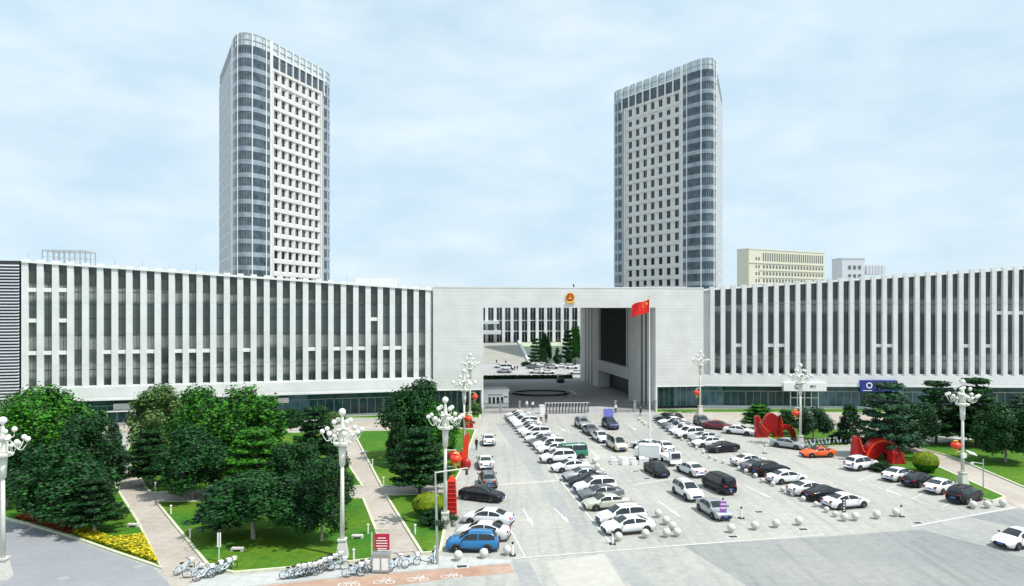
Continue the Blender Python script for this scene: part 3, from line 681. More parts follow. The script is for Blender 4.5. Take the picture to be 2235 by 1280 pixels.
# ------------------------------------------------------------ far buildings
def slab_building(p, q, depth, ztop, mt, label, rows, name='distant_building'):
    fc = Face(p, q); o = empty(name, (p[0],p[1],0), label=label, cat='building'); inv = Matrix.Translation((-p[0],-p[1],0))
    def tp(m, nm, mt, par=o):
        x = m.build(nm, mt); x.parent = par
        if par is o: x.matrix_parent_inverse = inv
        return x
    m = MB(); fc.box(m, 0, fc.L, -depth, 0, 0, ztop); fc.box(m, -.2, fc.L+.2, -depth-.2, .2, ztop, ztop+.6); tp(m, 'wall', mt)
    for (z0, z1, a0, a1, n, w_) in rows:
        for i in range(n):
            a = a0+(a1-a0)*(i+.5)/n; m = MB(); fc.box(m, a-w_/2, a+w_/2, .01, .15, z0, z1); tp(m, 'window', M['farglass'])
    return fc, tp, o
fc = Face((141.5,400),(196,431))
rows = [(47.6,52.4,11,65,28,.8)]+[(z,z+1.9,1.6+7.5*(k%1),61,0,.9) for k, z in enumerate(())]
for z in (43.3, 39.2, 35.1, 31.0): rows.append((z,z+1.9,11,65,20,1.3))
for z in (48, 43.3, 39.2, 35.1, 31.0): rows.append((z,z+1.7,5,9.5,2,1.0))
f1, tp1, ob1 = slab_building((137.8,400),(196,431), 9, 54.0, M['yellowbld'], 'cream slab block with rows of windows beyond the right wing', rows)
m = MB(); f1.box(m, .5, f1.L-.2, .0, .35, 46.1, 46.7)
for z in (41.9,37.8,33.7): f1.box(m, 8, f1.L-.2, .0, .3, z, z+.5)
tp1(m, 'string_course', M['yellowbld'])
rows = [(z,z+2.0,2.8,11.0,3,1.5) for z in (41.2,36.4,31.6)]
f2, tp2, ob2 = slab_building((182,379),(194.5,379), 12, 47.0, M['farwhite'], 'small white tower block with nine square windows beyond the right wing', rows)
m = MB(); f2.box(m, 14.05, 24.5, -9, -1, 38.5, 43.2); 
for k in range(6): f2.box(m, 14.1+k*1.7, 14.3+k*1.7, -1, -.8, 38.5, 44.0)
tp2(m, 'roof_structure', M['farwhite'])
# ------------------------------------------------------------ courtyard behind the gateway
BF = Face((-60,296),(70,306)); bb = empty('courtyard_building', (0,300,0), label='building with white fins at the back of the courtyard seen through the gateway', cat='building')
inv = Matrix.Translation((0,-300,0))
def cp(m, nm, mt, par=bb):
    o = m.build(nm, mt); o.parent = par
    if par is bb: o.matrix_parent_inverse = inv
    return o
m = MB(); BF.box(m, 0, BF.L, -20, -1.2, 4.9, 20.5); cp(m, 'block', M['roofgrey'])
for i in range(35):
    a = 1+i*3.7; m = MB(); BF.box(m, a-.65, a+.65, -1.1, 0, 4.9, 20.4); cp(m, 'fin', M['fin'])
    m = MB(); BF.box(m, a+.66, a+3.04, -1.15, -.9, 5.0, 20.3); g = cp(m, 'window', M['glassd'])
    m = MB(); BF.box(m, a+1.8, a+1.95, -.9, -.8, 5, 20.3)
    for z in (9.5, 14.2): BF.box(m, a+.66, a+3.04, -.9, -.78, z, z+.4)
    cp(m, 'mullion', M['tmull'], g)
m = MB(); BF.box(m, 44, 55, 0, 6, 8.6, 10.2); BF.box(m, 44, 54.3, 0, 4, 13, 14.2); cp(m, 'porch', M['tmull'])
m = MB(); m.prism([(-70,297),(80,309),(80,330),(-70,330)], 0, 4.85); struct(m.build('terrace', M['clad']))
m = MB(); n = 26
for k in range(n):
    t = k/n; y0 = 246+50*t; x1 = 5.8-1.2*t*3.0
    m.hexa([(-45,y0,0),(x1,y0,0),(x1,298,0),(-45,298,0)],[(-45,y0,4.85*(k+1)/n),(x1,y0,4.85*(k+1)/n),(x1,298,4.85*(k+1)/n),(-45,298,4.85*(k+1)/n)])
struct(m.build('steps', M['beige']))
m = MB(); m.hexa([(5.9,244,0),(6.9,244,0),(3.4,298,0),(2.4,298,0)],[(5.9,244,.9),(6.9,244,.9),(3.4,298,5.8),(2.4,298,5.8)]); tag(m.build('stair_wall', M['white']), 'sloping white wall along the right of the courtyard steps', 'wall')
m = MB(); m.hexa([(7,250,0),(60,250,0),(60,305,0),(3.5,302,0)],[(7,250,.2),(60,250,.2),(60,305,4.8),(3.5,302,4.8)]); struct(m.build('lawn', mat('pale_slope', (.3,.37,.22), .9, var=.3, scale=.3, c2=(.5,.52,.42))))
# courtyard fence band and hedge
m = MB(); rnd = random.Random(4)
for k in range(5200):
    x = rnd.uniform(-26,17); y = 192+rnd.uniform(0,2.2)+.08*x; z = rnd.uniform(.1,.9); r = rnd.uniform(.12,.26); t = rnd.random()*6.3; q = rnd.random()*1.6-.8
    m.add([(x+r*math.cos(t+a), y+r*q*math.sin(a), z+r*math.sin(t+a)) for a in (0,1.57,3.14,4.71)], [(0,1,2,3)])
tag(m.build('hedge', M['leafd']), 'long dark clipped hedge across the courtyard behind the gateway', 'hedge', kind='stuff')
# oval island
m = MB(); c = G(1180,860); n = 36
def ell(rx, ry, z): return [(c.x+rx*math.cos(2*math.pi*k/n), c.y+ry*math.sin(2*math.pi*k/n), z) for k in range(n)]
m.add(ell(6.6,4.6,0)+ell(6.6,4.6,.45)+ell(6.1,4.1,.45)+ell(6.1,4.1,.1), [(i,(i+1)%n,(i+1)%n+n,i+n) for i in range(n)]+[(i+n,(i+1)%n+n,(i+1)%n+2*n,i+2*n) for i in range(n)]+[(i+2*n,(i+1)%n+2*n,(i+1)%n+3*n,i+3*n) for i in range(n)])
io = m.build('island_kerb', M['dark']); tag(io, 'low dark oval kerb ring on the drive inside the gateway', 'kerb ring')
m = MB(); m.sheet([p[:2] for p in ell(6.1,4.1,0)], .1); m.build('island_floor', M['court'], io)

# ------------------------------------------------------------ gate line
def picket(p, q, h, label, posts=2, step=.16, par=None):
    fc = Face(p, q); o = empty('fence_panel', (p[0],p[1],0), label=label, cat='fence', group='black railings beside the gate'); inv = Matrix.Translation((-p[0],-p[1],0))
    def tp(m, nm, mt):
        x = m.build(nm, mt); x.parent = o; x.matrix_parent_inverse = inv
    m = MB(); k = int(fc.L/step)
    for i in range(k): a = step*(i+.5); fc.box(m, a-.018, a+.018, -.02, .02, .15, h)
    for z in (.3, h*.55, h-.15): fc.box(m, 0, fc.L, -.03, .03, z, z+.06)
    tp(m, 'railing', M['dark'])
    for i in range(posts+1):
        a = fc.L*i/posts; m = MB(); fc.box(m, a-.16, a+.16, -.18, .18, 0, h+.15); fc.box(m, a-.22, a+.22, -.24, .24, h+.15, h+.28); tp(m, 'post', M['roofgrey'])
def gg(px, py): v = G(px, py); return (v.x, v.y)
picket(gg(1056,903), gg(1092,902.5), 2.0, 'black railings at the left of the gate in front of the guardhouse', 1)
picket(gg(1093,902.5), gg(1134,902), 2.0, 'black railings between the guardhouse corner and the open gate', 1)
picket(gg(1343,901), gg(1384,900), 2.0, 'black railings right of the gate, nearer the opening', 1)
picket(gg(1386,900), gg(1430,899), 2.0, 'black railings right of the gate, against the gateway pier', 1)
fc = Face(gg(1189,903), gg(1286,902)); o = empty('sliding_gate', (fc.p.x,fc.p.y,0), label='retractable black and white lattice gate drawn half across the entrance', cat='gate'); inv = Matrix.Translation((-fc.p.x,-fc.p.y,0))
m = MB(); n = 14
for i in range(n):
    a = fc.L*i/n; fc.box(m, a+.22, a+.42, -.3, .3, .15, 1.9)
for i in range(n): a = fc.L*i/n; m.tube([fc.P(a,.0,.3), fc.P(a+fc.L/n,.0,1.7)], .03, 5); m.tube([fc.P(a,.0,1.7), fc.P(a+fc.L/n,.0,.3)], .03, 5)
x = m.build('lattice', M['dark']); x.parent = o; x.matrix_parent_inverse = inv
m = MB()
for i in range(n):
    a = fc.L*i/n; fc.box(m, a+.13, a+.21, -.28, .28, .2, 1.95)
fc.box(m, 0, fc.L, -.05, .05, 1.96, 2.04); x = m.build('gate_frame', M['white']); x.parent = o; x.matrix_parent_inverse = inv
m = MB(); fc.box(m, -1.0, -.05, -.45, .45, 0, 1.5); fc.box(m, -1.05, 0, -.5, .5, 1.5, 1.6); x = m.build('motor_box', M['white']); x.parent = o; x.matrix_parent_inverse = inv
# guardhouse
gh = Face(gg(1053,892), gg(1110,891)); o = empty('guardhouse', (gh.p.x,gh.p.y,0), label='small white guardhouse with dark windows just inside the gate', cat='guardhouse'); inv = Matrix.Translation((-gh.p.x,-gh.p.y,0))
def gp(m, nm, mt):
    x = m.build(nm, mt); x.parent = o; x.matrix_parent_inverse = inv
m = MB(); gh.box(m, 0, gh.L, -4.5, 0, 0, 3.3); gp(m, 'wall', M['white'])
m = MB(); gh.box(m, -.15, gh.L+.15, -4.65, .25, 3.3, 3.75); gp(m, 'roof', M['fin'])
for i in range(4): m = MB(); a = 1.2+i*.82; gh.box(m, a, a+.48, 0, .04, .9, 2.2); gp(m, 'window', M['glassd'])
m = MB(); gh.box(m, 1.1, 4.0, .0, .05, 2.55, 2.75); gp(m, 'sign_strip', M['roofgrey'])
m = MB(); gh.box(m, 4.3, 5.0, .0, .05, 2.1, 2.35); gp(m, 'wall_plate', M['dark'])

# ------------------------------------------------------------ cars
def lerp(a, b, t): return a+(b-a)*t
def prof(P, x):
    if x <= P[0][0]: return P[0][1]
    for (x0,y0),(x1,y1) in zip(P, P[1:]):
        if x <= x1: return lerp(y0, y1, (x-x0)/(x1-x0))
    return P[-1][1]
KIND = {
 'sedan': dict(L=4.75, W=1.84, top=[(-2.37,.7),(-2.33,.95),(-2.2,1.03),(-1.75,1.08),(-1.3,1.25),(-.85,1.4),(-.3,1.47),(.25,1.44),(.7,1.26),(1.15,1.03),(1.4,.99),(1.95,.88),(2.25,.74),(2.37,.55)], belt=[(-2.37,.7),(-2.3,.93),(-1.7,1.0),(1.1,.93),(1.9,.84),(2.25,.72),(2.37,.55)], zb=.2, cab=(-1.78,1.18), roof=(-.85,.28), wb=1.38, wr=.33),
 'suv': dict(L=4.65, W=1.88, top=[(-2.32,.85),(-2.3,1.05),(-2.2,1.2),(-1.95,1.5),(-1.75,1.64),(-.8,1.72),(.1,1.7),(.35,1.64),(.8,1.38),(1.15,1.15),(1.5,1.1),(2.0,1.0),(2.25,.85),(2.32,.6)], belt=[(-2.32,.85),(-2.25,1.08),(1.1,1.04),(1.9,.95),(2.22,.82),(2.32,.6)], zb=.26, cab=(-2.2,1.18), roof=(-1.75,.3), wb=1.36, wr=.37),
 'van': dict(L=4.9, W=1.86, top=[(-2.45,.9),(-2.43,1.2),(-2.36,1.7),(-2.25,1.88),(-1.0,1.95),(.7,1.93),(1.0,1.85),(1.5,1.45),(1.85,1.15),(2.2,1.0),(2.4,.85),(2.45,.6)], belt=[(-2.45,.9),(-2.4,1.1),(1.5,1.08),(2.1,.95),(2.38,.8),(2.45,.6)], zb=.24, cab=(-2.4,1.84), roof=(-2.25,.9), wb=1.45, wr=.33),
 'coupe': dict(L=4.5, W=1.86, top=[(-2.25,.75),(-2.2,.98),(-1.9,1.02),(-1.2,1.2),(-.6,1.32),(-.1,1.34),(.3,1.2),(.75,1.0),(1.2,.95),(1.9,.8),(2.2,.66),(2.25,.5)], belt=[(-2.25,.75),(-2.15,.92),(-1.5,.98),(.8,.92),(1.8,.78),(2.18,.65),(2.25,.5)], zb=.18, cab=(-1.9,.78), roof=(-.6,-.05), wb=1.3, wr=.34),
}
paint = {}
def paint_mat(key):
    c = {'white':(.74,.75,.76),'pearl':(.7,.7,.68),'silver':(.42,.44,.45),'grey':(.16,.175,.185),'black':(.012,.013,.016),'blue':(.01,.16,.38),'orange':(.85,.12,.01),'darkred':(.16,.01,.02),'green':(.01,.17,.1),'beige':(.58,.55,.46),'champagne':(.6,.61,.5),'darkblue':(.03,.045,.09)}[key]
    if key not in paint: paint[key] = mat('car_paint_'+key, c, .32 if key != 'black' else .22, metal=.35 if key in ('silver','grey','champagne') else 0, var=.02, coat=.5 if key != 'black' else .12, spec=.5 if key != 'black' else .25)
    return paint[key]
def make_car(kind):
    K = KIND[kind]; L_, W_ = K['L'], K['W']; n = 34
    xs = [-L_/2+L_*(.5-.5*math.cos(math.pi*i/n)) if False else -L_/2+L_*i/n for i in range(n+1)]
    def sec(x):
        u = abs(2*x/L_); w_ = W_/2*(1-.16*u**5-.03*u**2); top = prof(K['top'], x); belt = min(prof(K['belt'], x), top-.015)
        zb = K['zb']+(.12*max(0,(u-.8)/.2)); c = max(0, min(1, (top-belt)/.42)); wt = lerp(w_*.84, W_/2*.66, c)
        mid = min(.58, belt-.08)
        return [(0,zb),(w_*.86,zb),(w_*.97,zb+.09),(w_,max(zb+.12,mid)),(w_*.985,belt-.06),(w_*.94,belt),(wt+.035*c,top-.075*lerp(.4,1,c)),(wt*.9,top-.03),(wt*.5,top-.006),(0,top)], wt, top, belt, w_
    root = empty('parked_car')
    m = MB(); rings = []
    for x in xs:
        s_ = sec(x)[0]; rings.append([(x,-y,z) for y, z in s_[::-1]][:-1]+[(x,y,z) for y, z in s_])
    k = len(rings[0]); vs = [p for r in rings for p in r]; fs = []
    for i in range(n):
        for j in range(k-1): fs.append((i*k+j, i*k+j+1, (i+1)*k+j+1, (i+1)*k+j))
    fs.append(tuple(range(k))); fs.append(tuple(n*k+j for j in range(k))[::-1])
    m.add(vs, fs)
    m.cur = 1
    for sx in (-1,1):
        for sy in (-1,1):      # dark wheel housings
            r = K['wr']+.075; x0 = sx*K['wb']; yo = W_/2*(1-.16*abs(2*x0/L_)**5-.03*abs(2*x0/L_)**2)+.012
            pts = [(x0+r*math.cos(2*math.pi*q/18), sy*yo, max(.2,K['wr']+r*math.sin(2*math.pi*q/18))) for q in range(18)]
            pin = [(p[0], sy*(yo-.25), p[2]) for p in pts]
            m.add(pts+pin, [tuple(range(18)) if sy < 0 else tuple(range(18))[::-1]]+[(i,(i+1)%18,(i+1)%18+18,i+18) for i in range(18)])
    for sy in (-1,1): m.box((0,sy*(W_/2-.03),K['zb']+.05),(2*K['wb']-2*K['wr']-.1,.1,.12))
    body = m.build('body', [paint_mat('white'), M['black']], root, smooth=True)
    # glass
    xc0, xc1 = K['cab']; xr0, xr1 = K['roof']
    def side(xa, xb, sy):
        m = MB(); P = []; N_ = 8
        for i in range(N_+1):
            x = lerp(xa, xb, i/N_); s_, wt, top, belt, w_ = sec(x)
            y0, z0 = s_[5]; y1, z1 = s_[6]; h = z1-z0
            if h < .06: h = .06
            t0, t1 = .06, .92
            P.append(((x, sy*(lerp(y0,y1,t0)+.014), lerp(z0,z1,t0)), (x, sy*(lerp(y0,y1,t1)+.014), lerp(z0,z1,t1)+.004)))
        for i in range(N_):
            a, b = P[i], P[i+1]
            m.quad(*( (a[0],b[0],b[1],a[1]) if sy < 0 else (b[0],a[0],a[1],b[1])))
        return m
    xm = (xc0+xc1)/2-.02
    for sy in (-1,1):
        side(lerp(xc0,xr0,.42), xm-.04, sy).build('side_window', M['glassd'], root); side(xm+.04, lerp(xc1,xr1,.38), sy).build('side_window', M['glassd'], root)
    def screen(xa, xb, nm):
        m = MB(); rows = []
        for i in range(6):
            x = lerp(xa, xb, i/5); s_, wt, top, belt, w_ = sec(x); ww = wt*.93; row = []
            for j in range(7):
                y = ww*(j/3-1); zz = top-.045*(abs(y)/max(wt,.1))**2.2; row.append((x, y, zz+.016))
            rows.append(row)
        for i in range(5):
            for j in range(6): m.quad(rows[i][j],rows[i+1][j],rows[i+1][j+1],rows[i][j+1])
        m.build(nm, M['glassd'], root, smooth=True)
    screen(lerp(xc1,xr1,.06), lerp(xc1,xr1,.94), 'windscreen'); screen(lerp(xc0,xr0,.1), lerp(xc0,xr0,.92), 'rear_window')
    # wheels
    for sx in (-1,1):
        for sy in (-1,1):
            r = K['wr']; x0 = sx*K['wb']; yo = W_/2*(1-.16*abs(2*x0/L_)**5)+.02
            def lat(pr, mt, nm, par):
                m = MB(); n_ = 18; vs = []; fs = []
                for rr, y in pr:
                    for q in range(n_): vs.append((rr*math.cos(2*math.pi*q/n_), sy*y, rr*math.sin(2*math.pi*q/n_)))
                for i in range(len(pr)-1):
                    for q in range(n_): fs.append((i*n_+q, i*n_+(q+1)%n_, (i+1)*n_+(q+1)%n_, (i+1)*n_+q))
                fs.append(tuple(range((len(pr)-1)*n_, len(pr)*n_))); m.add(vs, fs)
                return m.build(nm, mt, par, smooth=False)
            wn = empty('wheel', (x0, 0, r)); wn.parent = root
            lat([(r*.9,yo-.22),(r,yo-.2),(r,yo-.02),(r*.93,yo+.01),(r*.66,yo+.012)], M['black'], 'tyre', wn)
            rim = lat([(r*.66,yo+.014),(r*.6,yo-.01),(r*.2,yo+.0),(r*.12,yo+.02)], M['rim'], 'rim', wn)
    s0 = sec(L_/2-.06); zf = prof(K['belt'], L_/2-.12)
    for sy in (-1,1):
        x = L_/2-.2; yy = sec(x)[4]; m = MB()
        m.hexa([(x-.25,sy*(yy-.03),zf-.12),(x+.1,sy*(yy-.14),zf-.14),(x+.12,sy*(yy-.42),zf-.14),(x-.1,sy*(yy-.4),zf-.1)],[(x-.3,sy*(yy-.04),zf+.05),(x+.06,sy*(yy-.16),zf+.0),(x+.06,sy*(yy-.42),zf+.0),(x-.1,sy*(yy-.4),zf+.05)])
        m.build('headlight', M['lens'], root)
        m = MB(); x = -L_/2+.1; yy = sec(x)[4]; zr = prof(K['belt'], x+.1)
        m.hexa([(x-.12,sy*(yy-.35),zr-.16),(x-.1,sy*(yy-.08),zr-.16),(x+.2,sy*(yy+.02),zr-.16),(x+.2,sy*(yy-.3),zr-.16)],[(x-.1,sy*(yy-.35),zr-.02),(x-.08,sy*(yy-.08),zr-.02),(x+.18,sy*(yy+.02),zr-.02),(x+.18,sy*(yy-.3),zr-.02)])
        m.build('tail_light', M['tail'], root)
        m = MB(); xx = xc1-.32; s_ = sec(xx); m.ball((xx, sy*(s_[4]+.1), s_[3]+.08), .1, 8, 6, (.9,1.2,.75)); m.build('mirror', M['black'], root, smooth=True)
    m = MB(); m.box((L_/2-.0,0,zf-.2),(.06,W_*.5,.16)); m.box((L_/2-.02,0,.36),(.08,W_*.62,.14)); m.build('grille', M['black'], root)
    for x in (L_/2+.035, -L_/2-.02):
        m = MB(); m.box((x,0,.5 if x > 0 else .68),(.03,.44,.14)); m.build('number_plate', M['plate'], root)
    m = MB(); m.box((-L_/2+.0,0,.34),(.08,W_*.66,.16)); m.build('rear_bumper', M['black'], root)
    if kind == 'suv':
        m = MB()
        for sy in (-1,1): m.tube([(-1.7,sy*.58,1.68),(-1.5,sy*.58,1.74),(0,sy*.58,1.74),(.15,sy*.58,1.69)], .02, 5)
        m.build('roof_rail', M['dark'], root)
    return root
protos = {}
def car(px, py, kind, colr, head, label, group, cat=None, near=True, name='parked_car'):
    "px,py = middle of the wheels nearest the camera; head = (x,y) direction of the nose"
    h = Vector(head).normalized(); ang = math.atan2(h.y, h.x)
    g = G(px, py); n = Vector((-h.y, h.x));  n = n if n.y > 0 else -n
    sh = .82*abs(n.y)+.0; g = g+Vector((n.x*.85, n.y*.85, 0))
    if kind in protos: r = copy_tree(protos[kind])
    else: r = make_car(kind); protos[kind] = r
    r.name = name; r.location = (g.x, g.y, .012); r.rotation_euler = (0,0,ang)
    for b in r.children:
        if b.name.startswith('body'):
            b.material_slots[0].link = 'OBJECT'; b.material_slots[0].material = paint_mat(colr)
    tag(r, label, cat or {'sedan':'car','suv':'car','van':'van','coupe':'car'}[kind], group)
    return r
HA = (-1,-.27)
rowA = [(1380,1168,'sedan','white'),(1364,1148,'suv','pearl'),(1330,1115,'sedan','champagne'),(1318,1094,'sedan','grey'),(1305,1079,'suv','white'),(1292,1064,'sedan','black'),(1278,1051,'sedan','silver'),
        (1250,1032,'sedan','white'),(1222,1012,'suv','white'),(1246,1003,'van','green'),(1213,991,'sedan','white'),(1203,983,'suv','white'),(1193,975,'sedan','grey'),(1183,967,'sedan','white'),
        (1172,956,'suv','pearl'),(1165,949,'sedan','white'),(1160,943,'sedan','silver'),(1155,937,'sedan','white'),(1149,932,'suv','white'),(1145,927,'sedan','white'),(1141,922.5,'sedan','pearl'),(1137,918.5,'sedan','silver'),(1133,914.5,'sedan','white')]
CN = {'white':'white','pearl':'off-white','silver':'silver','grey':'dark grey','black':'black','champagne':'pale gold','green':'green','darkblue':'dark blue','beige':'beige','blue':'bright blue','orange':'orange','darkred':'dark red'}
KN = {'sedan':'saloon car','suv':'SUV','van':'minivan','coupe':'coupe'}
rc = random.Random(11)
for i, (x, y, k, c) in enumerate(rowA):
    car(x, y, k, c, (HA[0], HA[1]+rc.uniform(-.05,.05)), '%s %s, %s from the near end of the centre-left row'%(CN[c], KN[k], ORD[i]), 'cars in the long centre-left row')
lane = [(1271,936,'suv','silver','silver estate at the far head of the middle lane'),(1288,950,'sedan','grey','grey saloon queued between two pale cars in the middle lane'),(1309,965,'sedan','white','white saloon just beyond the beige minivan in the middle lane'),
        (1343,983,'van','beige','beige minivan in the middle lane'),(1331,937,'suv','darkblue','dark blue SUV beside the violet signboard near the gate'),(1428,1038,'sedan','black','black saloon facing the camera in front of the white box truck'),
        (1494,1088,'suv','white','white SUV facing the camera left of the black van'),(1550,1127,'sedan','silver','silver saloon nearest the camera in the middle lane, by the blue sign')]
for x, y, k, c, lb in lane: car(x-10, y-2, k, c, (.19,-.98), lb, 'cars in the middle lane')
car(1405,983,'sedan','white',(-.75,.66),'white saloon angled away beside the flagpole','cars in the middle lane')
car(1437,985,'sedan','white',(-.1,1),'white saloon seen from behind just right of the flagpole','cars in the middle lane')
car(1494,1036,'sedan','white',(-.3,1),'white saloon seen from behind, beyond the white SUV','cars in the middle lane')
car(1553,1071,'van','black',(-.25,1),'black minivan with its back to the camera in the middle lane','cars in the middle lane')
HB = (-1,-.24)
rowB = [(1584,989,'sedan','black'),(1552,977,'sedan','white'),(1543,966,'sedan','silver'),(1512,958,'suv','white'),(1499,950,'sedan','white'),(1490,943,'sedan','silver'),(1478,936.5,'sedan','grey'),(1472,930,'sedan','white'),(1466,925,'suv','black'),(1461,920,'sedan','silver')]
for i, (x, y, k, c) in enumerate(rowB):
    car(x, y, k, c, (HB[0], HB[1]+rc.uniform(-.05,.05)), '%s %s, %s from near end of the flagpole row'%(CN[c], KN[k], ORD[i]), 'cars in the row right of the flagpole')
HC2 = (1,.3)
rowC = [(1860,1112,'sedan','white'),(1815,1095,'sedan','black'),(1778,1083,'sedan','white'),(1728,1057,'sedan','white'),(1692,1041,'suv','black'),(1668,1031,'sedan','grey'),(1645,1019,'sedan','white')]
for i, (x, y, k, c) in enumerate(rowC):
    car(x, y, k, c, HC2, '%s %s, %s from near end of the tail-out row'%(CN[c], KN[k], ORD[i]), 'cars in the row behind the stone balls')
rowD = [(2125,1098,'suv','black'),(2072,1077,'sedan','white'),(2022,1062,'sedan','black'),(1977,1050,'sedan','white')]
for i, (x, y, k, c) in enumerate(rowD):
    car(x, y, k, c, (1,.62), '%s %s, %s from near end, along the right lawn'%(CN[c], KN[k], ORD[i]), 'cars along the right lawn')
car(1893,1027,'suv','white',(1,.5),'white SUV alone in front of the big red arch sculpture','cars along the right lawn')
car(1792,1000,'coupe','orange',(-1,-.12),'orange coupe below the right garden bicycles','cars along the right lawn')
car(1716,980,'sedan','silver',(.75,-.66),'silver-grey saloon parked by the lamp post and red sculpture','cars along the right lawn')
car(1610,950,'sedan','white',(.85,-.5),'white saloon with dark glass left of the red sculpture','cars along the right lawn')
car(1564,939,'sedan','darkred',(.85,-.5),'dark red car tucked behind the white saloon','cars along the right lawn')
car(1522,930,'suv','grey',(.1,-1),'grey SUV facing the camera at the foot of the right lamp','cars along the right lawn')
car(2246,1198,'sedan','white',(-1,-.42),'white saloon driving in at the right edge of the road','moving cars',name='white_car')
car(1054,969,'sedan','white',(-.06,1),'white saloon seen from behind, farthest along the left kerb','cars along the left kerb')
car(1044,1019,'sedan','white',(-.1,1),'white saloon seen from behind beside the red orange sculpture','cars along the left kerb')
car(1048,1060,'suv','grey',(-.12,1),'dark grey SUV seen from behind next to the black saloon','cars along the left kerb')
car(1044,1096,'sedan','black',(1,-.4),'black saloon parked askew by the red pillar','cars along the left kerb')
car(1058,1150,'sedan','white',(-1,.28),'white saloon behind, upper of the two beside the blue SUV','cars along the left kerb')
car(1048,1182,'sedan','pearl',(-1,.2),'off-white saloon directly behind the blue SUV','cars along the left kerb')
car(1030,1208,'suv','blue',(-1,.02),'bright blue SUV at the near left corner of the car park','cars along the left kerb').scale = (.93,.95,.94)
# courtyard cars
cy = [(1092,804,'sedan','white'),(1108,808,'van','white'),(1100,815,'sedan','silver'),(1165,806,'sedan','grey'),(1185,802,'sedan','white'),(1205,806,'suv','silver'),(1225,803,'sedan','white'),(1248,806,'suv','white'),(1170,816,'sedan','white'),(1196,817,'sedan','white'),(1258,818,'sedan','white')]
for i, (x, y, k, c) in enumerate(cy):
    car(x, y, k, c, (1 if i%2 else -1,.05), '%s %s in the courtyard, %s from the left through the gateway'%(CN[c], KN[k], ORD[sorted(range(len(cy)), key=lambda q: cy[q][0]).index(i)]), 'cars in the courtyard')
car(1230,834,'van','black',(0,-1),'black van parked in the shade at the inner end of the gateway','cars in the courtyard')
# white box truck, small white flatbed and the white goods beside it
def truck(px, py, ang, label, box=True):
    g = G(px, py); o = empty('box_truck' if box else 'flatbed_truck', (g.x,g.y,.012), ang, label=label, cat='truck'); o.scale = (.66,.8,.8) if box else (.72,.85,.85)
    m = MB(); m.hexa([(1.5,-.9,.45),(2.7,-.88,.45),(2.7,.88,.45),(1.5,.9,.45)],[(1.5,-.85,2.0),(2.25,-.8,2.0),(2.25,.8,2.0),(1.5,.85,2.0)]); m.build('cab', M['white'], o)
    m = MB(); m.hexa([(2.62,-.7,1.25),(2.66,-.7,1.2),(2.66,.7,1.2),(2.62,.7,1.25)],[(2.3,-.66,1.9),(2.34,-.66,1.88),(2.34,.66,1.88),(2.3,.66,1.9)]); m.build('windscreen', M['glassd'], o)
    m = MB()
    if box: m.box((-.6,0,1.55),(4.0,1.95,1.9)); m.box((-.6,0,2.53),(4.04,1.99,.06))
    else:
        m.box((-.6,0,.75),(4.0,1.9,.12))
        for s in (-1,1): m.box((-.6,s*.93,1.0),(4.0,.05,.4))
        m.box((-2.6,0,1.0),(.05,1.9,.4))
    m.build('cargo_box' if box else 'flatbed', M['white'], o)
    m = MB(); m.box((0,0,.45),(4.9,.8,.16)); m.build('chassis', M['black'], o)
    for x in (-1.7,1.9):
        for s in (-1,1):
            m = MB(); 
            pr = [(.36,-.12),(.38,-.08),(.38,.08),(.36,.12)]; n_ = 14
            vs = [(x+r*math.cos(2*math.pi*q/n_), s*.82+yy, .38+r*math.sin(2*math.pi*q/n_)) for r, yy in pr for q in range(n_)]
            m.add(vs, [(i*n_+q, i*n_+(q+1)%n_, (i+1)*n_+(q+1)%n_, (i+1)*n_+q) for i in range(3) for q in range(n_)]+[tuple(range(n_)),tuple(range(3*n_,4*n_))]); m.build('wheel', M['black'], o)
    return o
truck(1412,1004, math.atan2(.35,-1), 'small white box truck with its side to the camera behind the black saloon')
truck(1464,1012, math.atan2(-1,.15), 'small white flatbed truck between the box truck and white saloon', False)
g = G(1372,1012); m = MB(); rnd = random.Random(8)
for k in range(9): m.box((g.x+rnd.uniform(-1.4,1.4), g.y+rnd.uniform(-.8,.8), .35+rnd.random()*.4),(rnd.uniform(.5,1.2),rnd.uniform(.4,.9),.5+rnd.random()*.5), rnd.random()*3)
# goods: each box its own thing
for k in range(8):
    m = MB(); sx, sy_, sz = rnd.uniform(.6,1.2), rnd.uniform(.5,.9), rnd.uniform(.4,.9); x, y = g.x-1.9+(k%4)*1.25, g.y-.7+(k//4)*1.4
    m.box((0,0,sz/2),(sx,sy_,sz)); m.box((0,0,sz+.02),(sx*1.03,sy_*1.03,.04)); m.box((0,-sy_/2-.005,sz*.5),(.1,.02,sz*.9))
    o = m.build('white_crate', M['white']); o.location = (x,y,.012); o.rotation_euler = (0,0,rnd.uniform(-.4,.4))
    tag(o, 'white crate left of the box truck, %s from left in the %s'%(ORD[k%4], 'front line' if k < 4 else 'back line'), 'crate', 'white crates beside the box truck')
